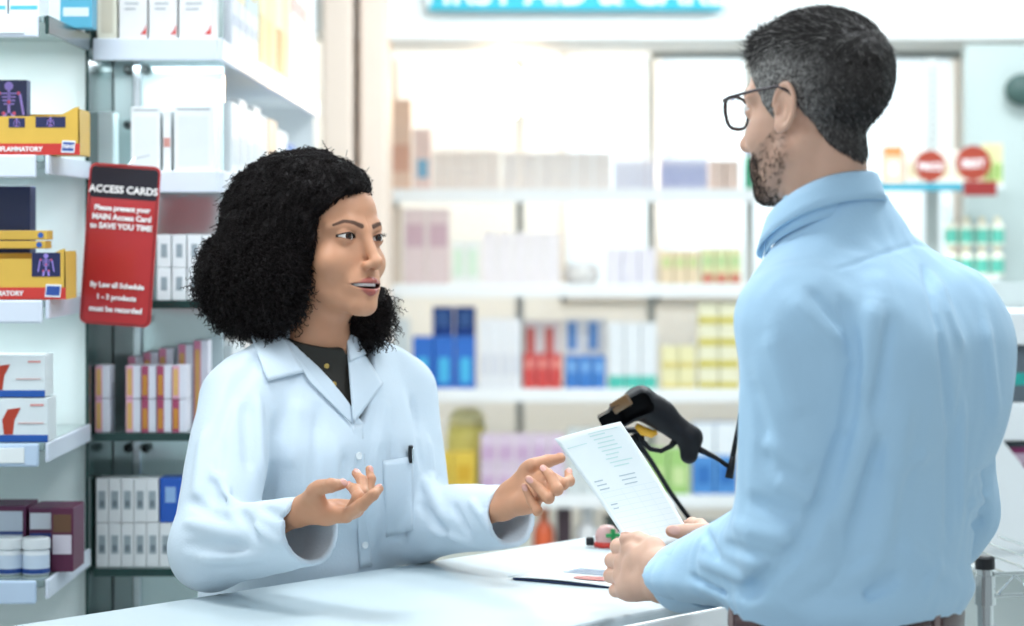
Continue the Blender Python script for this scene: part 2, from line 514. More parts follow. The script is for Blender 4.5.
hk = MB().tube([(-.0, .006, nh-.004), (0, .06, nh+.012), (0, .15, nh+.02)], .0015, 6).build('hook', CHROME, nt_)
# ================================================================== goods
def card_box(name, x0, x1, y0, y1, Y, depth, color, label, cat, group=None, patches=(), rz=0, base=None, bev=.0012, rough=.45, h=None):
    """a carton whose front shows between those pixels at distance Y; patches: (u0, v0, u1, v1, colour, name) on the front, v up"""
    w = (x1-x0)/FPX*Y; z0 = (sz(y1, Y) if base is None else base) + .0006
    if h is None: h = sz(y0, Y) - z0
    o = empty(name, (sx((x0+x1)/2, Y), Y, z0), rz, label, cat, group)
    MB().box((-w/2, 0, 0), (w/2, depth, h), bev).build('carton', cm(color, rough), o)
    pt = {}
    for k_, (u0, v0, u1, v1, c, nm) in enumerate(patches):
        pt[nm] = MB().box((-w/2+u0*w, -.0006-.0004*k_, v0*h), (-w/2+u1*w, .0004, v1*h)).build(nm, cm(c), o)
    return o, w, h, pt
def plain(name, lo, hi, color, label, cat, group, patches=(), side=None, rough=.45):
    """a one-mesh carton in world metres; side patches may face the aisle (+x) or the front (-y)"""
    c = Vector(((lo[0]+hi[0])/2, (lo[1]+hi[1])/2, lo[2] + .0006))
    d = [(hi[i]-lo[i]) for i in range(3)]
    o = MB().box((-d[0]/2, -d[1]/2, 0), (d[0]/2, d[1]/2, d[2]), .0015).build(name, cm(color, rough), None, c)
    tag(o, label, cat, group)
    for k_, (u0, v0, u1, v1, col) in enumerate(patches):
        e_ = .0004*k_
        if side == 'x':
            MB().box((d[0]/2-.0004, -d[1]/2+u0*d[1], v0*d[2]), (d[0]/2+.0008+e_, -d[1]/2+u1*d[1], v1*d[2])).build('label_panel', cm(col), o)
        else:
            MB().box((-d[0]/2+u0*d[0], -d[1]/2-.0008-e_, v0*d[2]), (-d[0]/2+u1*d[0], -d[1]/2+.0004, v1*d[2])).build('label_panel', cm(col), o)
    return o
def bottle(name, x, Y, z, r, h, color, capc, label, cat, group=None, lab=None):
    o = MB().lathe([(0, 0), (r*.95, 0), (r, .004), (r, h*.68), (r*.85, h*.76), (r*.42, h*.83), (r*.42, h*.86), (0, h*.86)], 18).build(name, cm(color, .3), None, (x, Y, z + .0006), True)
    tag(o, label, cat, group)
    MB().lathe([(0, h*.85), (r*.5, h*.85), (r*.5, h*.99), (r*.44, h), (0, h)], 14).build('cap', cm(capc, .4), o, smooth=False)
    if lab: MB().lathe([(r*1.012, h*.12), (r*1.012, h*.6)], 18).build('label_band', cm(lab), o, smooth=True)
    return o

# ---- near display, from the top shelf down (front at Y=3.8)
NAVY = mat('navy printed picture', '#1c2350', .3, noise=.25, nscale=60)
GLOWC = mat('violet printed figure', '#9c86d6', .4)
PINKC = mat('pink printed joints', '#d65a7d', .4)
def body_print(o, cx, z0, s):
    """the printed picture of a glowing human torso on the cartons"""
    m = MB(); y = -.0012
    m.lathe([(0, 0), (.10*s, 0), (.10*s, .001), (0, .001)], 12, (cx, y, z0+.86*s), Matrix.Rotation(PI/2, 4, 'X'))
    m.box((cx-.03*s, y, z0+.25*s), (cx+.03*s, y+.001, z0+.78*s))
    for k, w in ((.68, .30), (.60, .26), (.52, .24), (.44, .2)):
        m.box((cx-w*s*.6, y, z0+k*s), (cx+w*s*.6, y+.001, z0+(k+.03)*s))
    for sg in (-1, 1):
        m.prism([(cx+sg*.22*s, z0+.70*s), (cx+sg*.28*s, z0+.68*s), (cx+sg*.36*s, z0+.2*s), (cx+sg*.31*s, z0+.2*s)], y, y+.001)
        m.prism([(cx+sg*.04*s, z0+.25*s), (cx+sg*.14*s, z0+.24*s), (cx+sg*.16*s, z0+.02*s), (cx+sg*.08*s, z0+.02*s)], y, y+.001)
    m.build('printed_figure', GLOWC, o)
    m = MB()
    for dx, dz in ((-.22, .7), (.22, .7), (-.12, .24), (.12, .24), (0, .5)):
        m.sphere((cx+dx*s, y, z0+dz*s), (.04*s, .0008, .04*s), 8, 6)
    m.build('printed_joints', PINKC, o)
YEL, RDB = '#d8ae48', '#c8352f'
GRP = None
Y1 = 3.815
# white boxes on the top shelf
for i, (a, c) in enumerate(((-22, 7), (9, 39))):
    card_box('medicine_box', a, c, -60, 14, Y1, .08, '#e6ecf1', ('white carton with pale blue line on the top near shelf, left one', 'white carton with pale blue line on the top near shelf, right one')[i], 'box',
             'blue-lined cartons on top near shelf', [(.05, .08, .95, .13, '#57b7de', 'blue_line')], base=S1[0])
card_box('medicine_box', 60, 92, -30, 22, 4.05, .05, '#57a9c6', 'turquoise blurred carton at the top beside the glass divider', 'box', None, [(.1, .2, .9, .35, '#d8e8ee', 'label_panel')], base=S1[0])
# shelf 2: yellow anti-inflammatory tray and the carton in it
o, w, h, _ = card_box('medicine_box', -14, 27, 80, 130, Y1+.05, .03, '#24306a', 'dark blue carton with glowing body picture standing in the yellow tray', 'box', base=S1[1]+.004)
MB().box((-w/2, -.001, .35*h), (w/2, .0005, h)).build('picture_panel', NAVY, o); body_print(o, .004, .40*h, .6*h)
def yellow_tray(x0, x1, y0, y1, name, label, base, pics, txt, txtx, logo, logotxt):
    w = (x1-x0)/FPX*Y1; h = sz(y0, Y1)-base
    o = empty('display_tray', (sx(x0, Y1), Y1, base+.0006), 0, label, 'box')
    m = MB()
    f = h*.80
    m.prism([(0, 0), (w, 0), (w*.992, h*1.0), (w*.955, h*.98), (w*.83, f), (0, f)], 0, .0015)
    m.box((w*.985, 0, 0), (w*.997, .09, h*.95)); m.box((0, .09, 0), (w, .0915, h*.9)); m.box((0, 0, 0), (w, .09, .0015))
    m.build('tray_body', cm(YEL), o)
    MB().box((0, -.0008, 0), (w*.999, .0004, h*.235)).build('red_band', cm(RDB), o)
    for u0, u1, v0, v1 in pics:
        MB().box((u0*w, -.0008, v0*h), (u1*w, .0004, v1*h)).build('picture_panel', NAVY, o)
        body_print(o, (u0+u1)/2*w, v0*h, (v1-v0)*h)
    if txt: text(txt, .0102, WT, o, (txtx*w, -.0012, h*.115), bold=.0004, align='RIGHT')
    lg = MB().prism([(logo[0]*w, .05*h), (logo[1]*w-.002, .04*h), (logo[1]*w, .29*h), (logo[0]*w+.002, .30*h)], -.0016, .0003).build('logo_frame', cm('#e8ecf0'), o)
    MB().prism([(logo[0]*w+.0016, .085*h), (logo[1]*w-.0034, .075*h), (logo[1]*w-.0018, .255*h), (logo[0]*w+.0034, .265*h)], -.002, .0003).build('logo_panel', cm('#2c4f9b'), lg)
    if logotxt: text(logotxt, .0075, WT, lg, ((logo[0]+logo[1])/2*w, -.0022, .17*h), bold=.0003)
    return o
yellow_tray(-45, 80, 107, 156, 'display_tray', 'yellow display tray with red anti-inflammatory band on the second near shelf', S1[1], [(.43, .56, .57, .92*.83), (.645, .885, .40+.17, .79)], 'ANTI-INFLAMMATORY', .70, (.85, .965), 'TENS')
yellow_tray(-58, 66, 249, 301, 'display_tray', 'yellow tray with slanted body picture and red band below two flat cartons', S1[2], [(.725, .955, .45, .92)], 'ANTI-INFLAMMATORY', .655, (.83, .965), None)
for i, (a, c, y0, y1) in enumerate(((-60, 45.5, 241.0, 249), (-60, 47, 230.5, 240.2))):
    o, w, h, _ = card_box('medicine_box', a, c, y0, y1, Y1+.01, .05, YEL, ('lower flat yellow carton with blue dot lying on the yellow tray', 'upper flat yellow carton with blue dot topmost above the yellow tray')[i], 'box', base=sz(y1, Y1+.01))
    MB().lathe([(0, 0), (.0045, 0), (.0045, .001), (0, .001)], 14, (w/2-.010, 0, h/2), Matrix.Rotation(PI/2, 4, 'X')).build('blue_dot', cm('#2a5caa'), o)
MB_ = card_box('medicine_box', -50, 30, 186, 230, 3.93, .05, '#23305c', 'dark navy carton standing behind the flat yellow cartons', 'box', None, [(.0, .0, 1, .12, '#8b93c6', 'pale_band')], base=S1[2])
# shelf 4: white boxes with red figure and blue foot band
for i, (x1, y0, y1) in enumerate(((45, 355, 397.6), (48, 398, 441))):
    base = S1[3] if i == 1 else sz(397.4, Y1)
    o, w, h, _ = card_box('medicine_box', -40, x1, y0, y1, Y1, .07, '#dfe7e9', ('upper white carton with red print and blue foot band of the stacked pair', 'lower white carton with red print and blue foot band of the stacked pair')[i], 'box', 'white and blue stacked pair',
                    [(0, 0.0, 1, .16, '#1f56a8', 'blue_band'), (.8, .82, .95, .86, '#d98b86', 'print_line'), (.66, .42, .95, .44, '#d5a7a3', 'print_line')], base=base)
    u = .50 if i == 0 else .60
    MB().prism([((u-.1)*w-w/2, .17*h), (u*w-w/2, .17*h), ((u+.02)*w-w/2, .5*h), ((u+.09)*w-w/2, .78*h), ((u-.06)*w-w/2, .74*h), ((u-.12)*w-w/2, .5*h)], -.001, .0004).build('red_print', cm('#b23a24'), o)
# shelf 5: plum cartons and two white pill bottles
for i, (x0, x1, y0, Yd) in enumerate(((-30, 26, 506, 3.90), (29, 54, 508, 3.90))):
    card_box('medicine_box', x0, x1, y0, 590, Yd, .10, '#5b2348', ('plum carton with grey panel behind the left pill bottle', 'plum carton with white panels and blue stripe behind the right pill bottle')[i], 'box', None,
             [(.06, .2, .94, .92, '#c5cfdc', 'label_panel'), (.06, .56, .94, .61, '#3b4d8a', 'print_line')] if i == 0 else [(.04, .66, .96, .92, '#d8dde6', 'label_panel'), (.04, .30, .96, .50, '#d3d9e4', 'label_panel'), (.04, .54, .96, .60, '#34468a', 'print_line')], base=S1[4])
o = plain('medicine_box', (sx(55, 3.92), 3.885, S1[4]), (sx(55, 3.92)+.036, 3.985, sz(506, 3.92)), '#5a1f40', 'plum carton end with gold pattern beside the white-panelled one', 'box', None,
          [(.1, .62, .9, .9, '#6b4a33'), (.08, .28, .92, .58, '#d7cfd9')])
for i, x in enumerate((10, 36)):
    Yb = 3.86
    o = empty('pill_bottle', (sx(x, Yb), Yb, S1[4] + .0008), 0, ('left white pill bottle with blue label foot at the near shelf front', 'right white pill bottle with blue label foot at the near shelf front')[i], 'bottle')
    k = 1.0 if i == 0 else 1.05
    MB().lathe([(0, 0), (.019*k, 0), (.0205*k, .002), (.0205*k, .036), (.0175*k, .041), (0, .041)], 24).build('bottle_body', cm('#e6ebef', .3), o, smooth=True)
    MB().lathe([(.0208*k, .003), (.0208*k, .032)], 24).build('label_band', cm('#cfdcec'), o, smooth=True)
    MB().lathe([(.0211*k, .003), (.0211*k, .0105)], 24).build('blue_foot_band', cm('#24468c'), o, smooth=True)
    MB().lathe([(0, .041), (.0205*k, .041), (.0215*k, .043), (.0215*k, .056), (.020*k, .0585), (0, .0585)], 28).build('lid', cm('#eef1f3', .35), o, smooth=False)

# ---- far unit, front row (Y=4.2)
Y2 = 4.215
SW = '#e9e7e6'
for i, (a, c) in enumerate(((119, 147), (149, 177), (179, 212))):
    o, w, h, _ = card_box('medicine_box', a, c, -45, 39, Y2, .09, SW, ('white carton with red corner swoosh, first from the glass divider', 'white carton with red corner swoosh, second from the glass divider', 'white carton with red corner swoosh at the shelf corner')[i], 'box', None,
                          [(.2, .80, .5, .84, '#cc5b57', 'print_line'), (.2, .42, .7, .445, '#b9bcc0', 'print_line'), (.2, .36, .6, .38, '#b9bcc0', 'print_line')], base=SHZ[0])
    MB().prism([(.25*w, .07*h), (.47*w, .07*h), (.47*w, .19*h), (.40*w, .12*h)], -.001, .0004).build('red_swoosh', cm('#cf3a36'), o)
card_box('medicine_box', 97, 117, -30, 39, Y2, .07, '#dcd9c9', 'narrow cream carton on the top shelf beside the divider', 'box', None, [(.2, .1, .8, .6, '#c9c2b0', 'label_panel')], base=SHZ[0])
for i, (a, c, t) in enumerate(((131, 160, 107), (163, 171, 110), (174, 213, 106))):
    card_box('medicine_box', a, c, t, 171, Y2, .08, '#e4e7e8', ('white carton with faint print, left of the pair above the notice', 'slim pale carton squeezed between two white cartons', 'wide white carton at the corner of the second shelf')[i], 'box', None,
             [(.08, .94, .92, .97, '#a9adb2', 'print_line'), (.12, .1, .88, .85, '#dadfe2', 'label_panel')] if i != 1 else [(.1, .4, .9, .55, '#c98f86', 'label_panel')], base=SHZ[1])
card_box('medicine_box', 97, 113, 112, 171, Y2+.05, .06, '#c4d3d4', 'pale grey carton standing behind the notice top', 'box', base=SHZ[1])
# shelf 3: small white boxes with dark windows in two tiers
for tier in range(2):
    for k in range(4):
        x0 = 157 + k*15.2; h = (66/2)/FPX*Y2
        card_box('medicine_box', x0, x0+14, 0, 0, Y2, .06, '#e3e8ea', 'small white carton with grey window in the two tiers right of the red notice', 'box', 'small white cartons beside the notice',
                 [(.28, .3, .72, .72, '#93a1a8', 'dark_window')], base=SHZ[2]+tier*h, h=h-.001)
for k in range(4):
    x0 = 96 + k*14
    card_box('medicine_box', x0, x0+13, 0, 0, Y2, .06, '#d4dcde', 'pale carton on the third shelf behind the red notice', 'box', 'pale cartons behind the notice', base=SHZ[2], h=.11)
# shelf 4: pink and gold striped cartons in two tiers
for tier in range(2):
    for k in range(6):
        x0 = 95 + k*15.4; h = .0585
        lab = ('striped pink and gold carton in the lower tier on the fourth shelf', 'striped pink and gold carton in the upper tier on the fourth shelf')[tier]
        if k == 1: continue
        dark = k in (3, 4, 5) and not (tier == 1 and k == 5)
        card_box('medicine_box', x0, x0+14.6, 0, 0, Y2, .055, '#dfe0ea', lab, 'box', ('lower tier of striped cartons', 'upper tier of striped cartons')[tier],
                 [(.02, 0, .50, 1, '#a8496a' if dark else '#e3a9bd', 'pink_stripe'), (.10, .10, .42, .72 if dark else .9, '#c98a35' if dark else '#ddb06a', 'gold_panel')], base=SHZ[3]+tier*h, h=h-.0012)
for k in range(5):
    x0 = 128 + k*15.4 + (4 if k > 2 else 0)
    card_box('medicine_box', x0, x0+14.6, 0, 0, Y2+.075, .05, '#dcdbe6', 'striped carton standing higher behind the two striped tiers', 'box', 'striped cartons in the back row',
             [(.02, 0, .50, 1, '#cf7f9c', 'pink_stripe'), (.10, .10, .42, .9, '#d3a25e', 'gold_panel')], base=SHZ[3], h=.128 + .007*k)
# shelf 5: white cartons with grey windows, a blue one on top
for tier in range(2):
    for k in range(6):
        if tier and k > 4: continue
        x0 = 96 + k*12.7; h = .0775
        if tier == 1 and k == 4: x0 -= .5
        card_box('medicine_box', x0, x0+12.1, 0, 0, Y2, .06, '#e2e5e6', ('white carton with grey barcode window, lower tier of the fifth shelf', 'white carton with grey barcode window, upper tier of the fifth shelf')[tier], 'box', ('lower tier of white cartons', 'upper tier of white cartons')[tier],
                 [(.22, .30, .78, .72, '#9aa6ac', 'grey_window'), (.3, .36, .7, .5, '#6f7c83', 'barcode')], base=SHZ[4]+tier*h, h=h-.001)
card_box('medicine_box', 160, 186, 0, 0, Y2, .06, '#2458b4', 'deep blue carton on the upper tier beside the white coat sleeve', 'box', None, [(.2, .45, .6, .8, '#8fb3dd', 'label_panel')], base=SHZ[4]+.0775, h=.0775)
# sixth shelf, low behind the counter
for k in range(4):
    x0 = 98 + k*18
    card_box('medicine_box', x0, x0+15, 0, 0, Y2+.05, .06, '#4a5960', 'dark grey carton low on the shelf just above the counter', 'box', 'dark cartons low behind the counter', [(.1, .5, .9, .9, '#9fc4c4', 'label_panel')], base=SHZ[5], h=.10)

# ---- far unit, aisle side (faces +x), shelf by shelf
ax = -.512
def aisle(y0, y1, z, h, color, label, group=None, d=.085, patches=(), name='medicine_box'):
    return plain(name, (ax-d, y0, z), (ax-.004, y1, z+h), color, label, 'box', group, patches, 'x')
for k in range(4):
    y = 4.46 + k*.115
    aisle(y, y+.105, SHZ[0], .10, '#e2e3ea', 'white carton low at the front of the top aisle shelf', 'white cartons on the top aisle shelf', patches=[(.1, .5, .9, .7, '#c3c8d6')])
for k in range(2):
    y = 4.47 + k*.23
    aisle(y, y+.21, SHZ[0]+.1, .12, ('#e7d9b8', '#c9d6df')[k], ('cream carton stacked on the white aisle cartons', 'pale blue carton stacked on the white aisle cartons')[k], patches=[(.2, .2, .8, .6, '#d8c28f')])
cc = ['#ecdcae', '#e9d6a2', '#eddfb8', '#e7d2a0']
for k in range(4):
    y = 4.94 + k*.17
    aisle(y, y+.16, SHZ[0], .30, cc[k], 'tall cream carton on the top aisle shelf', 'tall cream cartons on the top aisle shelf', patches=[(.2, .68, .8, .86, '#d8b878'), (.15, .06, .85, .38, '#c98d4e' if k == 2 else '#e2cb93')])
for k in range(3):
    y = 5.64 + k*.16
    aisle(y, y+.15, SHZ[0], .26, ('#e9e7e6', '#e6e3e4', '#ecdfda')[k], 'pale carton toward the far end of the top aisle shelf', 'pale cartons at the far end of the top aisle shelf', patches=[(.2, .7, .8, .85, '#d88a78')])
for k in range(5):
    y = 4.45 + k*.13
    aisle(y, y+.12, SHZ[1], .135 + .012*(k % 2), '#e3e6e8', 'white carton on the second aisle shelf', 'white cartons on the second aisle shelf', patches=[(.15, .15, .85, .5, '#cfd6dc')])
aisle(5.12, 5.30, SHZ[1], .135, '#e6cdb4', 'peach carton on the second aisle shelf', patches=[(.2, .2, .8, .5, '#d8a987')])
aisle(5.33, 5.55, SHZ[1], .12, '#dfe5ea', 'pale blue-white carton after the peach carton on the aisle shelf')
aisle(5.58, 5.75, SHZ[1], .10, '#3f74b8', 'blue carton at the far end of the second aisle shelf')
for zi in (2, 3):
    for k in range(7):
        y = 4.46 + k*.22
        aisle(y, y+.2, SHZ[zi], .14, ('#d9dfe2', '#e0d9d4', '#cfd8df')[k % 3], ('pale carton on the third aisle shelf behind the dark hair', 'pale carton on the fourth aisle shelf behind the dark hair')[zi-2], ('cartons on the third aisle shelf', 'cartons on the fourth aisle shelf')[zi-2])

# ---- back shelving far behind (front at Y=8)
YB = 8.0
BZ = [1.64, 1.326, .98, .63, .30]
bs = empty('back_shelving', (sx(575, YB), YB, 0), 0, 'long open white shelving across the back of the shop', 'shelving')
bx0, bx1 = sx(384, YB)-bs.location.x, sx(766, YB)-bs.location.x
for z in BZ:
    MB().box((bx0, 0, z-.02), (bx1, .36, z), .003).build('shelf', WHITE, bs)
    MB().box((bx0, -.015, z-.04), (bx1, -.001, z+.004), .003).build('price_rail', mat('pale rail', '#eceff0', .35), bs)
for x in (bx0+.02, sx(520, YB)-bs.location.x, sx(657, YB)-bs.location.x, bx1-.02):
    MB().box((x-.014, .345, 0), (x+.014, .365, 2.1), .002).build('upright', mat('pale upright', '#c6c8c4', .4, metal=.3), bs)
def back(kind, x0, x1, y0, shelf, color, label, n=1, tiers=1, group=None, patch=None, dy=0, cap=None, Y=None, rows=None):
    """n side by side (and tiers high) between those pixels, standing on that shelf of the back shelving"""
    Yk = (Y or YB + .02) + dy
    z = shelf if Y else BZ[shelf]
    H = sz(y0, Yk) - z
    w = (sx(x1, Yk) - sx(x0, Yk))/n
    g = group or (label if n*tiers > 1 else None)
    cat = {'carton': 'box', 'bottle': 'bottle', 'tub': 'tub', 'pack': 'pack'}[kind]
    for t_ in range(tiers):
        for k in range(n):
            x = sx(x0, Yk) + w*(k + .5); hh = H/tiers
            if kind in ('carton', 'pack'):
                plain('carton' if kind == 'carton' else 'soft_pack', (x-w*.47, Yk, z+t_*hh), (x+w*.47, Yk+min(.16, max(.06, w*.8)), z+t_*hh+hh*.985), color, label, cat, g,
                      [] if not patch else [patch] if not isinstance(patch, list) else patch)
            elif kind == 'tub':
                r = w*.45; h = hh*.985
                o = MB().lathe([(0, 0), (r*.7, 0), (r*.86, h*.08), (r, h*.38), (r*.98, h*.62), (r*.86, h*.80), (0, h*.80)], 22).build('tub', cm(color, .35), None, (x, Yk+w*.5, z+.0006), True)
                tag(o, label, cat, g)
                MB().lathe([(0, h*.79), (r*.88, h*.79), (r*.82, h*.90), (r*.55, h*.985), (0, h)], 22).build('lid', cm(cap or '#e8ecee', .4), o, smooth=True)
            else:
                bottle('bottle', x, Yk+w*.5, z+t_*hh, w*.45, hh*.985, color, cap or '#e8ecee', label, cat, g, patch)
# top shelf
back('carton', 388, 412, 98, 0, '#e5c6b2', 'peach carton standing against the beige pillar on the top back shelf', patch=(.1, .2, .9, .5, '#d9a893'))
back('carton', 413, 432, 128, 0, '#e8cfc8', 'rose carton with blue patch beside the peach one on the top back shelf', patch=(.2, .2, .8, .5, '#7fb2cf'))
back('carton', 433, 500, 150, 0, '#eadfd8', 'pale cream carton under the added flare globe on the top back shelf', 4)
back('carton', 502, 612, 152, 0, '#ebe4e0', 'off white carton in the long row of the top back shelf', 6)
back('bottle', 614, 655, 152, 0, '#d9d8e6', 'lilac-white bottle in the short row on the top back shelf', 5)
back('bottle', 660, 708, 150, 0, '#c3c3df', 'violet tinted bottle in the row beside the grey upright', 6, patch='#a9aed6')
back('carton', 709, 740, 160, 0, '#e6cdc0', 'salmon carton near the man\'s nose on the top back shelf', 2)
back('bottle', 744, 764, 148, 0, '#35a77c', 'green bottle with blue cap beside the man\'s chin', 2, cap='#2f6fc0')
# second shelf
back('carton', 386, 402, 205, 1, '#cdbdae', 'beige carton at the pillar end of the second back shelf')
back('carton', 403, 450, 208, 1, '#d8c5c4', 'dusty pink carton on the second back shelf', 2, patch=(.1, .5, .9, .8, '#c3a4ad'))
back('carton', 452, 480, 240, 1, '#e3e6e2', 'pale carton low on the second back shelf', 2, patch=(.1, .2, .8, .8, '#cfe2cd'))
back('carton', 482, 560, 232, 1, '#e8e2e4', 'whitish carton in the middle of the second back shelf', 5)
back('tub', 562, 602, 262, 1, '#dfdcd8', 'wide pale tub with white lid on the second back shelf', 1)
back('carton', 606, 655, 248, 1, '#e1dde6', 'pale lilac carton on the second back shelf', 3)
back('carton', 660, 700, 250, 1, '#e3cfae', 'sandy carton with green print on the second back shelf', 3, patch=(.1, .5, .9, .8, '#c6cf93'))
back('carton', 701, 742, 248, 1, '#dcd9a9', 'yellow-green carton with red foot on the second back shelf', 3, patch=[(.1, .05, .9, .3, '#cf7a6a'), (.1, .5, .9, .8, '#b8cf95')])
# third shelf
back('carton', 386, 410, 318, 2, '#c9d0d2', 'grey-white carton at the pillar end of the third back shelf', 2)
back('pack', 412, 476, 336, 2, '#2d6bc2', 'blue pack with cyan label in the lower trio on the third back shelf', 3, patch=(.25, .12, .75, .6, '#49b4e0'))
back('pack', 432, 476, 306, 2, '#2a55ae', 'navy blue pack stacked in the upper row above the blue trio', 2, dy=.17, patch=(.2, .75, .8, .95, '#5f8fd6'))
back('carton', 479, 521, 318, 2, '#e2e4e8', 'white carton between the blue and red packs on the third back shelf', 4, patch=(.15, .2, .85, .5, '#d2d4dc'))
back('pack', 523, 562, 354, 2, '#cc4a48', 'red pack low on the third back shelf', 3, patch=(.2, .6, .8, .85, '#dd8a80'))
back('carton', 524, 562, 320, 2, '#dfd5d6', 'pale carton with red square behind the red packs', 2, dy=.12, patch=(.1, .48, .55, .9, '#cf5d55'))
back('pack', 565, 606, 356, 2, '#3f7cc4', 'bright blue pack low on the third back shelf', 3, patch=(.2, .5, .8, .85, '#77a8dc'))
back('carton', 564, 606, 318, 2, '#dcdfe6', 'pale carton with blue square behind the bright blue packs', 2, dy=.12, patch=(.15, .55, .6, .95, '#5b8fcd'))
back('carton', 608, 657, 322, 2, '#dfe3e6', 'white carton with green foot band on the third back shelf', 3, patch=(0, .0, 1, .2, '#52bfae'))
back('carton', 661, 696, 346, 2, '#e6dfb0', 'cream carton under the bright gap on the third back shelf', 2, tiers=2, patch=(0, .0, 1, .25, '#d9c878'))
back('carton', 698, 740, 302, 2, '#e6e2c4', 'cream carton with yellow band in the tall stack near the man', 2, tiers=4, patch=(0, .0, 1, .32, '#cdbf55'))
# fourth shelf
back('tub', 443, 490, 408, 3, '#e2d678', 'round yellow tub on the fourth back shelf', 1, dy=.09, cap='#e9e3ae')
back('carton', 428, 476, 452, 3, '#dfc04c', 'yellow carton below the round tub on the fourth back shelf', 2, patch=(.2, .3, .8, .7, '#d0a52f'))
back('carton', 480, 565, 434, 3, '#d8c6d8', 'mauve carton in the two-tier stack on the fourth back shelf', 5, tiers=2, patch=(.1, .15, .9, .6, '#c6a6c6'))
back('carton', 567, 610, 428, 3, '#cfd6d6', 'grey-white carton on the fourth back shelf behind the raised hand', 3)
back('carton', 612, 644, 440, 3, '#c2cdb8', 'pale green carton on the fourth back shelf behind the scanner', 2)
back('carton', 646, 690, 448, 3, '#9fc777', 'leaf green carton seen through the scanner grip on the fourth back shelf', 2, patch=(.2, .2, .8, .6, '#c9dd9f'))
back('carton', 692, 738, 422, 3, '#4f8fd0', 'sky blue carton with white top on the fourth back shelf', 2, patch=[(0, .55, 1, 1, '#e6ecf0'), (.2, .15, .8, .4, '#2f6fb8')])
# fifth shelf, close above the counter edge
back('bottle', 532, 556, 506, 4, '#d9653f', 'orange bottle low behind the open hand', 1, cap='#d88d6c')
back('bottle', 574, 602, 508, 4, '#dedfe0', 'white bottle low between dark packs behind the paper', 1)
back('pack', 556, 572, 506, 4, '#3a2b33', 'dark pack between the orange and white bottles', 1)
back('pack', 604, 640, 515, 4, '#2f3a35', 'dark green-black pack low behind the paper', 2)
back('pack', 642, 735, 522, 4, '#8e9a98', 'grey pack low on the bottom back shelf right of the paper', 4)
back('carton', 430, 528, 508, 4, '#cfd3cb', 'pale carton low on the bottom back shelf behind the white sleeve', 5)

# ---- right-hand shelf behind the man (front at Y=7)
YR = 7.0
rs = empty('wall_bracket_shelf', (sx(935, YR), YR, 0), 0, 'slotted wall strip carrying a short teal and red edged shelf behind the man', 'shelving')
rx = lambda x: sx(x, YR) - rs.location.x
MB().box((rx(941), .26, .2), (rx(955), .28, sz(52, YR)), .002).build('slotted_upright', mat('slotted steel', '#c8cfce', .4, metal=.1), rs)
m = MB()
for k in range(16):
    z = sz(70 + k*7.2, YR+.26)
    m.box((rx(946.5), .2585, z-.007), (rx(949.5), .2605, z))
m.build('slot', mat('dark slot', '#4a5252', .6), rs)
zR = sz(184, YR)
MB().box((rx(868), 0, zR-.012), (rx(1004), .26, zR), .002).build('shelf', WHITE, rs)
MB().box((rx(868), -.012, zR-.02), (rx(962), -.002, zR+.003), .002).build('teal_edge', cm('#3f98ad'), rs)
MB().box((rx(963), -.014, zR-.034), (rx(996), -.002, zR+.008), .002).build('red_edge', cm('#8f2f2d'), rs)
MB().tube([(rx(945), .0, sz(196, YR)), (rx(945), -.03, sz(206, YR)), (rx(947), -.03, sz(222, YR))], .012, 8).build('bracket_hook', cm('#c7d7dc', .3), rs)
zR2 = sz(277, YR)
MB().box((rx(868), 0, zR2-.012), (rx(1000), .26, zR2), .002).build('shelf', WHITE, rs)
back('carton', 884, 903, 146, zR, '#e4bfa3', 'tall peach carton with orange top next to the man\'s collar', Y=YR+.02, patch=[(0, .75, 1, 1, '#dc8a52'), (.2, .2, .8, .6, '#ecdcd0')])
back('carton', 985, 1003, 143, zR, '#d5d9a2', 'yellow-green slim carton at the shelf end behind the man', 3, Y=YR+.04, patch=(.2, .1, .8, .5, '#7fb04f'))
back('carton', 905, 984, 150, zR, '#e4e2d6', 'pale carton standing behind the round promotion signs', 5, Y=YR+.08, patch=(.2, .2, .8, .6, '#d6cfae'))
for k, (x, y, r, t_) in enumerate(((929.5, 166, 15.5, 'PRICE'), (972.5, 163, 17.5, 'BEST'))):
    sgn = empty('round_promotion_sign', (sx(x, YR), YR-.012, sz(y, YR)), 0, ('smaller round orange-red promotion sign with white lettering', 'larger round orange-red promotion sign with white lettering above the red edge')[k], 'sign')
    rr = r/FPX*YR
    MB().lathe([(0, -.003), (rr, -.003), (rr, .003), (0, .003)], 32, (0, 0, 0), Matrix.Rotation(PI/2, 4, 'X')).build('disc', cm('#9c4030', .4), sgn)
    text(t_, rr*.62, WT, sgn, (0, -.0038, -.003), bold=.001)
    MB().box((-.006, .003, sz(184, YR)-sz(y, YR)), (.006, .006, 0)).build('stem', cm('#9c4030', .4), sgn)
for tt in range(2):
    for k in range(4):
        x = 946 + k*15.5; Yk = YR + .03
        hh = 30/FPX*Yk
        bottle('bottle', sx(x+7, Yk), Yk+.03, zR2+tt*hh, .0195, hh*.98, '#e3e3d2', '#e6d9b6', ('white bottle with green foot in the lower tier behind the man\'s shoulder', 'white bottle with green foot in the upper tier behind the man\'s shoulder')[tt], 'bottle',
               ('lower tier of green-footed bottles', 'upper tier of green-footed bottles')[tt], '#5fb9a4')
struct('wall_right', MB().box((sx(962, 7.4), 7.34, 0), (3.2, 7.4, sz(46, 7.4))), mat('grey green panel', '#bccac8', .35))
pg = MB().sphere((0, 0, 0), (.06, .03, .05), 14, 10).build('wall_mount_fitting', cm('#3c5652', .5), None, at(1024, 90, 7.30), True)
tag(pg, 'dark blurred rounded fitting on the grey panel at the upper corner', 'fitting')

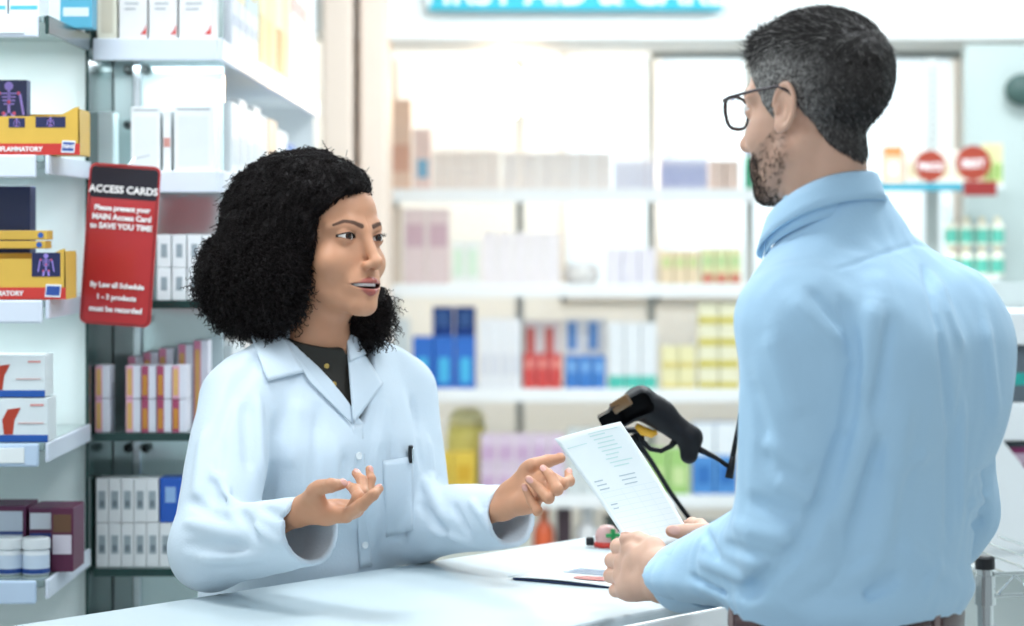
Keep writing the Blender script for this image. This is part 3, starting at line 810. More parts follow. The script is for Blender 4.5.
# ---- white rack at the right edge, and the chrome wire shelf post
YQ = 4.7
rk = empty('white_rack', (sx(1030, YQ), YQ, 0), 0, 'white display rack with thick shelf boards beside the man', 'rack')
qx = lambda x: sx(x, YQ) - rk.location.x
MB().box((qx(985), .25, 0), (qx(1190), .28, 1.4)).build('back_panel', mat('rack back', '#c9d2d1', .5), rk)
MB().box((qx(985), 0, sz(345, YQ)), (qx(1190), .25, sz(312, YQ)), .004).build('shelf_board', WHITE, rk)
MB().box((qx(985), 0, sz(441, YQ)), (qx(1190), .25, sz(403, YQ)), .004).build('shelf_board', WHITE, rk)
MB().box((qx(975), -.02, sz(572, YQ)), (qx(1190), .25, sz(548, YQ)), .004).build('shelf_board', WHITE, rk)
MB().prism([(qx(970), sz(548, YQ)), (qx(1042), sz(548, YQ)), (qx(1042), sz(492, YQ)), (qx(998), sz(437, YQ)), (qx(985), sz(437, YQ))], -.03, -.022, .002).build('slanted_panel', WHITE, rk)
card_box('carton', 1001, 1050, 346, 403, YQ+.02, .14, '#5c6770', 'dark grey carton with teal stripe on the white rack', 'box', None, [(0, .30, 1, .52, '#2ba39b', 'teal_stripe')], base=sz(403, YQ))
card_box('carton', 1003, 1060, 443, 548, YQ+.02, .14, '#3f4a50', 'dark carton with magenta band behind the slanted white panel', 'box', None, [(0, .74, 1, .96, '#7c2a5a', 'magenta_band'), (.05, .80, .5, .9, '#b9a3b4', 'label_panel')], base=sz(548, YQ))
YW = 3.75
ws = empty('chrome_wire_shelf', (sx(985, YW), YW, 0), 0, 'chrome wire shelf with black capped post beside the man', 'shelving')
zt = sz(556, YW)
MB().lathe([(0, 0), (.0125, 0), (.0125, zt-.018), (0, zt-.018)], 18).build('post', CHROME, ws, smooth=False)
MB().lathe([(0, zt-.02), (.0155, zt-.02), (.0155, zt-.003), (.012, zt), (0, zt)], 18).build('post_cap', BLACKP, ws)
MB().lathe([(.0127, zt-.075), (.017, zt-.075), (.0155, zt-.03), (.0127, zt-.03)], 18).build('sleeve_clip', CHROME, ws)
m = MB()
m.tube([(.012, 0, zt-.028), (.75, .12, zt-.028)], .0035, 8); m.tube([(.012, 0, zt-.062), (.75, .12, zt-.062)], .0035, 8)
zig = [(.02 + k*.028, (.02+k*.028)*.16, zt-.030 if k % 2 else zt-.060) for k in range(26)]
m.tube(zig, .0022, 6)
m.build('wire_truss', CHROME, ws)
m = MB()
for k in range(14):
    m.tube([(.03+k*.05, .005+k*.008, zt-.026), (.03+k*.05-.07, .42+k*.008, zt-.026)], .002, 6)
m.tube([(.0, 0.012, zt-.028), (-.07, .44, zt-.028)], .0035, 8); m.tube([(.0, .012, zt-.062), (-.07, .44, zt-.062)], .0035, 8)
m.build('wire_deck', CHROME, ws)
MB().lathe([(0, 0), (.0125, 0), (.0125, zt-.018), (0, zt-.018)], 18, (-.07, .45, 0)).build('post', CHROME, ws)
# ================================================================== people: shared anatomy
def head_sdf(p, P):
    """a head in its own frame (metres, eyes at z=0, face towards -y); P: build of the person"""
    q = (p*1000/P['S']).astype(f32)
    ax = np.abs(q[:, 0]); qs = q.copy(); qs[:, 0] = ax                      # mirror
    d = ell(q, (0, 12, 32), (P['cw'], 91, 75))
    d = su(d, ell(q, (0, -24, -38), (P['fw'], 60, 78)), 22)
    j = P['jaw']
    d = su(d, cone(qs, (48*j, -6, -60), (14*j, -68, -98), 14*j, 14), 18)
    d = su(d, ell(q, (0, -73, -101), (18*j, 15*P['chin'], 14)), 14)
    d = su(d, ell(qs, (42, -50, -36), (20, 17, 18)), 26)
    br = su(cone(qs, (6, -75, 14), (28, -71, 18), 8.5, 8.5), cone(qs, (28, -71, 18), (50, -54, 16), 8.5, 7), 6) - (P['brow'] - 1)*3
    d = su(d, br, 14)
    d = su(d, ell(q, (0, -75, -70), (30, 16, 24)), 14)
    d = ss(d, ell(qs, (31, -92, -3), (18, 14, 11)), 9)
    # nose
    n = P['nose']
    d = su(d, cone(q, (0, -80, 6), (0, -99*n, -37), 6.4, 8.0), 11)
    d = su(d, sph(q, (0, -101.0*n, -38.5), 8.8), 6)
    d = su(d, ell(qs, (9.2, -92, -42), (6.3, 8.6, 6.0)), 7)
    d = ss(d, ell(qs, (5.4, -97, -48.2), (3.2, 5.2, 2.6)), 2)
    d = ss(d, cone(q, (0, -95.5, -55), (0, -96, -62), 1.6, 2.2), 3)
    # lips
    lp_ = lip_sdf(q, qs, P)
    d = su(d, lp_, 3)
    d = ss(d, mouth_sdf(q, P), 1.2)
    # lids
    E = V(31, -67, 0)
    d = su(d, ln(qs - E) - 13.5, 4)
    al = almond(qs)
    d = ss(d, np.maximum(al, np.maximum(q[:, 1] + 66, ln(qs - E) - 17)), 1.0)
    # upper lid fold
    fo = np.sqrt((np.maximum(np.abs(qs[:, 0] - 31) - 11, 0))**2 + (qs[:, 2] - (8.2 - .022*(qs[:, 0]-31)**2))**2)
    d = d + np.where(q[:, 1] < -66, .9*np.exp(-(fo/1.3)**2), 0)
    # ears
    if not P.get('noear'): d = su(d, ear_sdf(qs), 3)
    # neck
    nr = P['neck']; ny = P.get('necky', 34)
    d = su(d, cone(q, (0, 16, -62), (0, ny, -205), nr, nr*1.06), 20)
    d = su(d, cone(qs, (44, 20, -45), (15, ny-40, -165), 11, 9), 14)
    return (d*P['S']/1000).astype(f32)
def ear_sdf(q):
    M = rotm('X', R(-14))
    c = V(76.5, 12, -9)
    a = rotm('Z', R(-6)) @ M
    r = (q - c) @ a
    base = ell(r, (0, 0, 2), (3.8, 17.5, 29))
    rad = np.sqrt((r[:, 1]/17.0)**2 + ((r[:, 2]-3)/28.0)**2)
    hel = np.sqrt(((rad - .93)*17)**2 + (r[:, 0] - 3.0)**2) - 2.6
    hel = np.maximum(hel, np.where((r[:, 1] < -8) & (r[:, 2] < 0), 4, -9))
    base = ss(base, ell(r, (5.5, -3, 0), (5.5, 7.5, 13)), 3)
    e = su(base, hel, 2)
    e = su(e, ell(r, (1.5, -4, -22), (3.4, 7.5, 7.5)), 4)
    e = su(e, ell(r, (1.5, -12, -2), (3, 4, 6)), 3)
    return e
def almond(qs):
    u = qs[:, 0] - 31; v = qs[:, 2]
    k = 1 - np.clip(np.abs(u)/14.6, 0, 1.2)**2
    up = 5.2*k + .07*u; lo = -4.3*k + .07*u
    return np.maximum(v - up, lo - v)*.85
def lip_sdf(q, qs, P):
    z = q.copy(); z[:, 2] -= P['smile']*q[:, 0]**2
    zs = z.copy(); zs[:, 0] = np.abs(z[:, 0])
    w = P['mouthw']
    up = cone(zs, (3, -92.8, -65.5), (w, -76.5, -71.5), 5.6, 3.2)
    lo = cone(zs, (0, -91.8, -80), (w-1, -76.5, -73.5), 6.6, 3.2)
    return su(up, lo, .8)
def mouth_sdf(q, P):
    z = q.copy(); z[:, 2] -= P['smile']*q[:, 0]**2
    e = (np.sqrt((z[:, 0]/(P['mouthw']+1))**2 + ((z[:, 2]+72.6)/P['open'])**2) - 1)*P['open']*.75
    return np.maximum(e, q[:, 1] + 66).astype(f32)
def head_masks(v, P):
    q = (v*1000/P['S']).astype(f32); qs = q.copy(); qs[:, 0] = np.abs(q[:, 0])
    m = {}
    lip = lip_sdf(q, qs, P); mo = mouth_sdf(q, P)
    m['lip'] = (1 - sstep(.3, 1.9, lip))*(1 - sstep(P['mouthw']-3, P['mouthw']+1.5, qs[:, 0]))*(q[:, 1] < -66)
    m['mouth_inside'] = (1 - sstep(-.2, .5, mo))*sstep(-86, -82, q[:, 1])*(np.abs(q[:, 2]+72) < 8)
    al = almond(qs)
    E = V(31, -67, 0)
    near = (ln(qs - E) < 16.5) & (q[:, 1] < -62)
    m['liner'] = (1 - sstep(.8, 2.2, np.abs(al)))*near*P['liner']*(1 - .55*(q[:, 2] < -1))
    pts = [(12, 16), (25, 20.5), (38, 22.5), (50, 17)]
    b = np.full(len(q), 99, f32); hh = np.zeros(len(q), f32)
    for i in range(3):
        a0 = V(pts[i][0], 0, pts[i][1]); a1 = V(pts[i+1][0], 0, pts[i+1][1])
        t = qs.copy(); t[:, 1] = 0
        dd, h = segd(t, a0, a1)
        k = dd < b - 1e-6; b[k] = dd[k]; hh[k] = (i + h[k])/3
    w = 2.9*P['browt']*(1 - .55*hh)
    m['brow'] = (1 - sstep(w*.6, w*1.15, b))*(q[:, 1] < -30)*.92
    return m

def bone_chain(p0, steps):
    """next joints from the pixels they show at and the bone lengths; sign -1 nearer, +1 farther, 0 same distance"""
    out = [np.array(p0, float)]
    o = np.array([0, 0, CAMH])
    for (x, y, L, sgn) in steps:
        d = np.array(at(x, y, 1.0)) - o
        p = out[-1]
        if sgn == 0:
            out.append(o + d*p[1]); continue
        a = d @ d; b = -2*d @ (p - o); c = (p - o) @ (p - o) - L*L
        D = b*b - 4*a*c
        s = (-b + sgn*math.sqrt(D))/(2*a) if D > 0 else -b/(2*a)
        out.append(o + d*s)
    return out

def counter_clear(p):
    """distance to the worktop (a little larger): cloth and flesh that rest on it stop there"""
    q = p - V(*A_)
    n = q @ V(*N_); z = p[:, 2]; t = q @ V(*D_)
    return np.maximum(np.maximum(-n - .006, n - .570), np.maximum(z - (CT + .0014), t - 1.36)).astype(f32)
class Hand:
    """wrist, five chains of joints (thumb first); flesh as an implicit surface in world space"""
    def __init__(s, wrist, wrist_dir, thumb, fingers, k=1.0, nail_dirs=None):
        s.wrist = np.array(wrist); s.back = np.array(wrist_dir); s.th = thumb; s.fi = fingers; s.k = k
        A = np.concatenate([np.array(thumb)] + [np.array(f) for f in fingers] + [s.wrist[None], s.back[None]])
        s.lo = A.min(0) - .03; s.hi = A.max(0) + .03
        s.nails = []
    def sdf(s, p):
        k = s.k
        W = s.wrist
        mc = [f[0] for f in s.fi]
        d = None
        n = len(mc)
        for i, m in enumerate(mc):
            w0 = W + (m - np.mean(mc, 0))*.45
            c = cone(p, w0, m, .0150*k, .0108*k)
            d = c if d is None else su(d, c, .010*k)
        for a, b in zip(mc, mc[1:]):
            d = su(d, cone(p, W*.35 + a*.65, W*.35 + b*.65, .0115*k, .0115*k), .010*k)
        # thenar and hypothenar pads
        t0, t1 = s.th[0], s.th[1]
        d = su(d, cone(p, W*.6 + t0*.4, t1*.85 + t0*.15, .0155*k, .0108*k), .012*k)
        d = su(d, cone(p, t0*.5+W*.5, mc[0]*.55+W*.45, .0125*k, .0115*k), .012*k)
        d = su(d, cone(p, W*.7 + mc[-1]*.3, mc[-1]*.85+W*.15, .0160*k, .0135*k), .010*k)
        # web between thumb and palm
        d = su(d, cone(p, t1*.7+t0*.3, mc[0]*.55+W*.45, .0085*k, .0095*k), .012*k)
        # wrist and forearm
        ax = nrm(s.back - W)
        side = nrm(mc[-1] - mc[0]); side = side - ax*(side @ ax); side = nrm(side)
        for sg in (-1, 1):
            d = su(d, cone(p, W + side*.0105*k*sg, s.back + side*.013*k*sg, .0155*k, .019*k), .012*k)
        rad = [(.0092, .0088, .0078, .0058), (.0094, .0089, .0079, .0060), (.0090, .0084, .0075, .0057), (.0080, .0073, .0066, .0051)]
        for ch, r in zip(s.fi, rad):
            f = None
            for i in range(3):
                c = cone(p, ch[i], ch[i+1], r[i]*k, r[i+1]*k)
                f = c if f is None else su(f, c, .0018*k)
                if i < 2:                                        # knuckle swell
                    f = su(f, sph(p, ch[i+1], (r[i+1]+.0002)*k), .003*k)
            d = np.where(f < .03, su(d, f, .0032*k), d)
        f = su(cone(p, s.th[1], s.th[2], .0112*k, .0100*k), cone(p, s.th[2], s.th[3], .0102*k, .0070*k), .0025*k)
        d = su(d, f, .004*k)
        for c, ax_, nd, r in s.nails:
            q = p - V(*c)
            yy = nrm(np.cross(nd, ax_)); Rm = np.stack([ax_, yy, nd], 1).astype(f32)
            nl = ell(p, c, (r*1.05, r*.82, r*.26), Rm)
            d = su(d, nl, .0008)
        return np.maximum(d, -counter_clear(p)).astype(f32)
    def add_nails(s):
        """a nail on the dorsal side of each fingertip"""
        W = s.wrist
        for j, ch in enumerate([s.th] + list(s.fi)):
            r = (.0076, .0064, .0066, .0062, .0055)[j]*s.k
            t = nrm(ch[-1] - ch[-2])
            if j == 0:
                u = nrm(ch[-2] - ch[-3]); nd = None
                pal = nrm(np.mean([f[0] for f in s.fi], 0) - ch[1])
                nd = -(pal - t*(pal @ t))
            else:
                pv = nrm(ch[-3] - ch[-4]); nd = pv - t*(pv @ t)
                if np.linalg.norm(nd) < .15:
                    nd = s.nref - t*(s.nref @ t) if hasattr(s, 'nref') else np.array([0, 0, 1.0])
            nd = nrm(nd)
            if hasattr(s, 'nail_override') and j in s.nail_override:
                o = np.array(s.nail_override[j], float); nd = nrm(o - t*(o @ t))
            c = ch[-1] - t*.002*s.k + nd*(r*.80)
            s.nails.append((c, t, nd, r))
    def masks(s, v):
        m = np.zeros(len(v), f32)
        p = v.astype(f32)
        for c, ax_, nd, r in s.nails:
            q = p - V(*c); yy = nrm(np.cross(nd, ax_))
            a = q @ ax_.astype(f32); b = q @ yy.astype(f32); h = q @ nd.astype(f32)
            e = np.sqrt((a/(r*1.05))**2 + (b/(r*.82))**2)
            m = np.maximum(m, (1 - sstep(.85, 1.05, e))*(h > -.0012))
        return {'nail': m}
    def mesh(s, vox=.0013):
        v, q = sdf_mesh(s.sdf, s.lo, s.hi, vox, project=1)
        return v, q, s.masks(v)

def frame_of(loc, yaw, pitch=0.0, roll=0.0):
    """local -> world; face looks along -y turned by yaw; pitch > 0 lifts the chin"""
    return Matrix.Translation(loc) @ Matrix.Rotation(yaw, 4, 'Z') @ Matrix.Rotation(-pitch, 4, 'X') @ Matrix.Rotation(roll, 4, 'Y')
def to_world(M, v):
    A = np.array(M); return v @ A[:3, :3].T + A[:3, 3]
def to_local(M, p):
    A = np.array(M); return ((p - A[:3, 3].astype(f32)) @ A[:3, :3].astype(f32)).astype(f32)
def loft(p, zs, a, b, cx=None, cy=None, e=2.0):
    """a trunk of elliptical sections: half width a, half depth b at heights zs"""
    z = p[:, 2]
    T = np.linspace(zs[0] - .06, zs[-1] + .06, 240)
    ker = np.hanning(int(.05/(T[1]-T[0])) | 1); ker /= ker.sum(); h = len(ker)//2
    def I(tab):
        u = np.interp(T, zs, tab); u = np.convolve(np.pad(u, h, mode='edge'), ker, 'valid')
        return np.interp(z, T, u).astype(f32)
    A = I(a); Bb = I(b)
    x = p[:, 0] - (I(cx) if cx is not None else 0)
    y = p[:, 1] - (I(cy) if cy is not None else 0)
    rr = (np.abs(x/A)**e + np.abs(y/Bb)**e)**(1/e)
    d = (rr - 1)*np.minimum(A, Bb)
    return np.maximum(d, np.maximum(zs[0] - z, z - zs[-1]).astype(f32)).astype(f32)
def creases(base, lst):
    """folds laid where these pixel segments meet the cloth: (x0, y0, x1, y1, width, height; height < 0 digs in)"""
    S_ = []
    for x0, y0, x1, y1, w_, h_ in lst:
        n = max(2, int(math.hypot(x1-x0, y1-y0)/22) + 1)
        pts = [hit(base, x0 + (x1-x0)*i/n, y0 + (y1-y0)*i/n) for i in range(n+1)]
        S_.append((pts, w_*(.78 if w_ > .004 else 1), h_))
    def f(p):
        d = np.zeros(len(p), f32)
        for pts, w_, h_ in S_:
            A = np.array(pts); lo = A.min(0) - 3*w_; hi = A.max(0) + 3*w_
            k = ((p > lo) & (p < hi)).all(1)
            if not k.any(): continue
            pk = p[k]
            best = np.full(len(pk), 9, f32); tt = np.zeros(len(pk), f32)
            for i in range(len(pts)-1):
                dd, h = segd(pk, pts[i], pts[i+1])
                m = dd < best; best[m] = dd[m]; tt[m] = (i + h[m])/(len(pts)-1)
            fade = np.clip(np.minimum(tt, 1-tt)*5 + .25, 0, 1)
            d[k] -= (h_*np.exp(-(best/w_)**2)*fade).astype(f32)
        return d
    return f
def skin_material(name, base, deep, rough=.5):
    m = mat(name, base, rough, noise=.10, nscale=35, bump=.10, bscale=700, sss=.12, sssr=(1, .35, .18), spec=.42)
    return m
def eye_mesh(parent, M, x, S, look, iris_col, name='eye'):
    """an eyeball with iris and pupil rings of its own colour, turned to look"""
    c = M @ Vector((x*S, -.067*S, 0))
    r = .0118*S
    d = Vector(look) - c; d.normalize()
    Q = Vector((0, 0, 1)).rotation_difference(d).to_matrix().to_4x4()
    prof = [(r*math.sin(a), r*math.cos(a)) for a in np.linspace(0, PI, 40)]
    prof[0] = (0, r); prof[-1] = (0, -r)
    o = MB().lathe(list(reversed(prof)), 40).build(name, mat('eye white', '#e6e2de', .12, spec=.6), parent, smooth=True)
    ri = r*.50; cap = lambda k, lift: [(0, math.sqrt(r*r) + lift)] + [(t, math.sqrt(r*r - t*t) + lift) for t in np.linspace(ri*k*.1, ri*k, 10)]
    i1 = MB().lathe(cap(1.0, .00008), 36).build('iris', mat('iris ' + iris_col, iris_col, .12, noise=.3, nscale=400, spec=.5), o, smooth=True)
    i2 = MB().lathe(cap(.45, .00016), 28).build('pupil', mat('pupil', '#060505', .05, spec=.8), o, smooth=True)
    cr = None if True else MB().lathe([(0, r*1.035)] + [(t, math.sqrt(max(0, (r*1.0)**2 - t*t)) + .00045*(1-(t/(ri*1.15))**2)) for t in np.linspace(ri*.12, ri*1.15, 10)], 28).build('cornea', mat('cornea', '#ffffff', .02, trans=1.0, ior=1.37), o, smooth=True)
    o.matrix_local = Matrix.Translation(c) @ Q
    return o
# ================================================================== the pharmacist
WF = dict(S=1.0, cw=72, fw=56, jaw=.98, chin=1.0, brow=.75, nose=1.02, smile=.003, mouthw=28, open=4.2, neck=47, liner=1.0, browt=1.5)
WHM = frame_of((-.275, 3.62, 1.493), R(48), R(3), R(2.5))
WT_ = Matrix.Translation((-.294, 3.66, 0)) @ Matrix.Rotation(R(44), 4, 'Z')       # trunk frame
w_root = empty('pharmacist', (-.294, 3.66, 0), 0, 'woman with dark curly hair in white lab coat gesturing with open hands', 'person')
WSK = skin_material('brown skin', '#c69070', '#7a4a30')
attr_mix(WSK, 'lip', '#a45a50', .36)
attr_mix(WSK, 'mouth_inside', '#3a1414', .5)
attr_mix(WSK, 'brow', '#432a1f', .6)
attr_mix(WSK, 'liner', '#1d1210', .5)
attr_mix(WSK, 'nail', '#d9a498', .25)
f = lambda p: head_sdf(p, WF)
v, q = sdf_mesh(f, (-.10, -.125, -.215), (.10, .115, .125), .00135, project=1)
hm = head_masks(v, WF)
parts_ = [(to_world(WHM, v), q, hm)]
# trunk, arms and legs under the clothes
wSR, wER, wWR = V(-.400, 3.545, 1.258), V(-.420, 3.375, 1.064), V(-.268, 3.205, 1.110)
wSL, wEL, wWL = V(-.178, 3.775, 1.255), V(-.150, 3.70, 1.060), V(-.002, 3.525, 1.092)
def w_body(p):
    l = to_local(WT_, p)
    d = loft(l, [.80, .90, 1.0, 1.1, 1.2, 1.27, 1.31, 1.34], [.155, .16, .13, .125, .135, .125, .075, .05], [.095, .095, .085, .09, .095, .08, .06, .05], cy=[.070, .068, .060, .03, .0, .0, .0, .0])
    for s_, e_, w_ in ((wSR, wER, wWR), (wSL, wEL, wWL)):
        d = su(d, su(cone(p, s_, e_, .045, .036), cone(p, e_, e_*.6 + w_*.4, .036, .026), .01), .03)
    for s in (-1, 1):
        d = su(d, su(cone(l, (s*.085, .05, .82), (s*.085, .06, .48), .078, .052), cone(l, (s*.085, .06, .48), (s*.085, .09, .06), .052, .036), .02), .03)
        d = su(d, cone(l, (s*.088, .08, .045), (s*.10, -.06, .035), .038, .032), .03)
    return np.maximum(d, -counter_clear(p))
v, q = sdf_mesh(w_body, (-.75, 3.05, .0), (.15, 4.05, 1.36), .008, project=1)
parts_.append((v, q, {}))
# hands
MCY = (3.160, 3.178, 3.196, 3.212)
px = ((346, 515.5), (350, 512.5), (353.5, 510.5), (357, 509.5))
mc = [np.array(at(px[i][0], px[i][1], MCY[i])) for i in range(4)]
fi = [bone_chain(mc[0], [(361.7, 504.8, .038, -1), (373, 494.8, .023, -1), (379.5, 488.8, .019, 1)]),
      bone_chain(mc[1], [(358.5, 497, .040, -1), (355.0, 489.5, .024, 1), (349.5, 486, .018, 1)]),
      bone_chain(mc[2], [(363, 493, .038, -1), (362.0, 480.5, .023, 1), (355.6, 473.2, .018, 1)]),
      bone_chain(mc[3], [(369, 492, .031, -1), (371, 479, .019, 1), (369, 469, .015, 1)])]
th = bone_chain(at(305, 499, 3.185), [(319.5, 487.5, .040, -1), (331, 485.5, .026, -1), (342.0, 484.3, .021, 1)])
whR = Hand(at(301, 513, 3.215), wWR*.3 + wER*.7, th, fi, .92)
whR.nail_override = {0: (.2, -.9, .5), 1: (-.2, -.2, 1), 2: (0, -1, .3), 3: (.5, -.7, .4), 4: (.6, -.6, .3)}
whR.add_nails()
parts_.append(whR.mesh())
mc = [np.array(at(x, y, Y)) for x, y, Y in ((547, 475, 3.462), (545, 484.5, 3.452), (540.5, 494.5, 3.450), (533, 504, 3.454))]
fi = [bone_chain(mc[0], [(563, 484, .038, -1), (569.5, 481, .023, 1), (568.2, 472.5, .018, 1)]),
      bone_chain(mc[1], [(557.2, 489.5, .041, -1), (551, 477, .025, 1), (543.6, 469.0, .019, 1)]),
      bone_chain(mc[2], [(548.5, 498, .038, -1), (538.6, 488, .024, 1), (528.4, 479.2, .019, 1)]),
      bone_chain(mc[3], [(537.5, 511, .031, -1), (531, 500.4, .019, 1), (524.2, 486.5, .016, 1)])]
th = bone_chain(at(515, 478, 3.500), [(532.4, 465.5, .040, -1), (547.5, 461.3, .030, 1), (561.0, 458.3, .022, 0)])
whL = Hand(at(506, 503, 3.505), wWL*.3 + wEL*.7, th, fi, .94)
whL.nail_override = {0: (.3, .6, .7), 1: (.3, -1, .3), 2: (-.1, -1, .3), 3: (-.1, -1, .3), 4: (-.1, -1, .2)}
whL.add_nails()
parts_.append(whL.mesh())
V_, Q_, A_m = join_parts(parts_)
V_ = V_ - np.array([-.294, 3.66, 0])
w_body_o = link('body', np_mesh('body', V_, Q_, A_m), WSK, w_root)
WHL = Matrix.Translation((.294, -3.66, 0)) @ WHM                # head frame in the person's own space
for s in (-1, 1):
    eye_mesh(w_root, WHL, s*.031, 1.0, Vector((.294, -3.66, 0)) + Vector((.36, 2.85, 1.60)), '#3a2114')
# upper teeth
tm = MB()
for k in range(10):
    a = R(-58 + k*12.9)
    tw = (.0036, .0040, .0040, .0042, .0048)[min(k, 9-k)]
    M = Matrix.Translation((.0235*math.sin(a), -.0640 - .0225*math.cos(a), -.0690)) @ Matrix.Rotation(a, 4, 'Z')
    tm.box((-tw*.96, -.002, -.0038), (tw*.96, .002, .006), .0012, 2, M)
tm.build('teeth', mat('tooth enamel', '#f7f4ee', .2), w_root, smooth=True, M=WHL)
# lashes
lm = MB()
for s in (-1, 1):
    for k in range(22):
        u = -12 + k*24/21
        kk = 1 - (u/14.6)**2
        z = 5.2*kk + .07*u
        y = -67 - math.sqrt(max(0, 13.4**2 - u*u - z*z))
        L = 4.6 + 2.0*(k/21)
        p0 = Vector((s*(31+u), y, z)); p1 = p0 + Vector((s*(u*.05+.5), -L*.55, -.2)); p2 = p0 + Vector((s*(u*.11+1.0), -L*.85, L*.5))
        lm.tube([p0*.001, p1*.001, p2*.001], [.00028, .0002, .00006], 4)
lm.build('eyelash', mat('lash', '#120c0a', .5), w_root, M=WHL)
# eyebrow hairs are in the skin pigment; the hair is a mass with thousands of curls
def w_hair(p):
    q = (p*1000).astype(f32)
    d = ell(q, (-10, 50, 36), (94, 138, 101))
    d = su(d, ell(q, (-38, 106, -44), (90, 88, 76)), 30)
    d = su(d, ell(q, (-80, 46, -46), (38, 70, 76)), 25)
    d = su(d, ell(q, (66, 0, -98), (34, 52, 44)), 14)
    d = su(d, ell(q, (55, 85, -45), (66, 70, 80)), 25)
    d = ss(d, ell(q, (4, -106, -32), (170, 82, 112)), 7)
    # behind the far temple
    far = np.maximum(63 - (.669*q[:, 0] - .743*q[:, 1]), np.abs(q[:, 2] - 40) - 110)
    d = ss(d, far.astype(f32), 8)
    # nothing inside the neck and shoulders
    d = ss(d, ell(q, (0, -30, -150), (50, 75, 75)), 10)
    d = d + 2.6*wob(q*.001, 260, 3) + 3.2*wob(q*.001, 95, 9)
    return (d/1000).astype(f32)
v, q = sdf_mesh(w_hair, (-.20, -.13, -.20), (.19, .25, .19), .0028, project=0)
HAIRM = mat('black curly hair', '#140d0d', .62, noise=.4, nscale=90, spec=.25)
parts_ = [(v, q, {})]
rng = np.random.default_rng(5)
nrm_f = lambda P: np.stack([(w_hair(P + f32(.003)*np.eye(3, dtype=f32)[i]) - w_hair(P - f32(.003)*np.eye(3, dtype=f32)[i])) for i in range(3)], 1)
NS_ = 15000
pick = rng.integers(0, len(v), NS_)
P0 = v[pick].astype(f32); Nn = nrm_f(P0); Nn /= np.linalg.norm(Nn, axis=1, keepdims=True) + 1e-9
low = sstep(.04, -.02, P0[:, 2])[:, None]
T0 = np.stack([0*P0[:, 0] + P0[:, 0]*1.2, .35 + 0*P0[:, 0], -.8 + 0*P0[:, 0]], 1)
T0 = T0 + rng.normal(size=T0.shape)*.55
T0 -= Nn*(T0*Nn).sum(1, keepdims=True)*.9
T0 /= np.linalg.norm(T0, axis=1, keepdims=True)
K = 30
t = np.linspace(0, 1, K)[None, :, None]
L = (rng.uniform(.020, .042, NS_)*(.65 + .45*low[:, 0]))[:, None, None]
B0 = np.cross(Nn, T0)
amp = (rng.uniform(.0016, .0032, NS_)*(.5 + .6*low[:, 0]))[:, None, None]
turns = rng.uniform(3.2, 6.0, NS_)[:, None, None]
ph = rng.uniform(0, 6.28, NS_)[:, None, None]
off = rng.uniform(-.003, .0030, NS_)[:, None, None] + low[:, None, :]*rng.uniform(-.001, .004, NS_)[:, None, None]
C_ = P0[:, None, :] + T0[:, None, :]*L*t + Nn[:, None, :]*(off + .002*t) + np.array([0, 0, -.012])*t*t*low[:, None, :]
C_ = C_ + amp*(Nn[:, None, :]*np.cos(turns*6.283*t + ph) + B0[:, None, :]*np.sin(turns*6.283*t + ph))
# keep the face clear
q_ = C_*1000
face = ell(q_.reshape(-1, 3).astype(f32), (4, -106, -32), (170, 74.5, 104)).reshape(NS_, K).min(1)
far = np.maximum(67 - (.669*q_[..., 0] - .743*q_[..., 1]), np.abs(q_[..., 2] - 40) - 110).min(1)
keep = (face > 0) & (far > 0)
C_ = C_[keep]
rad = np.repeat((.00062 + .0*t[..., 0]), len(C_), 0)*rng.uniform(.7, 1.15, len(C_))[:, None]
rad[:, -1] *= .3
sv, sq = strands_mesh('curls', C_, rad)
parts_.append((sv, sq, {}))
V_, Q_, _ = join_parts(parts_)
link('hair', np_mesh('hair', to_world(WHL, V_), Q_), HAIRM, w_root)

# ---------------- clothes
COATM = mat('white lab coat cotton', '#c8d5e0', .8, noise=.02, nscale=8, bump=.25, bscale=260, sheen=.15)
def w_coat0(p):
    l = to_local(WT_, p)
    d = loft(l, [.62, .80, .95, 1.05, 1.12, 1.19, 1.25, 1.29, 1.325, 1.35], [.185, .175, .165, .155, .155, .160, .152, .118, .080, .066], [.125, .120, .115, .112, .118, .118, .105, .090, .075, .066],
             cy=[.075, .070, .046, .030, .014, .0, .0, .0, .004, .006], e=2.25)
    for s in (-1, 1):
        d = su(d, ell(l, (s*.072, -.072, 1.135), (.068, .052, .075)), .05)
    d = su(d, cone(l, (-.05, .0, 1.325), (-.12, .0, 1.285), .042, .05), .04)
    d = su(d, cone(l, (.05, .0, 1.325), (.12, .0, 1.285), .042, .05), .04)
    for s_, e_, w_ in ((wSR, wER, wWR), (wSL, wEL, wWL)):
        e2 = w_ + nrm(w_ - e_)*.004
        arm = su(cone(p, s_, e_, .060, .058), cone(p, e_, e2, .057, .046), .02)
        ax = nrm(w_ - e_).astype(f32)
        arm = np.maximum(arm, (p - w_.astype(f32)) @ ax)                     # square cuff end
        d = su(d, arm, .028)
    return d
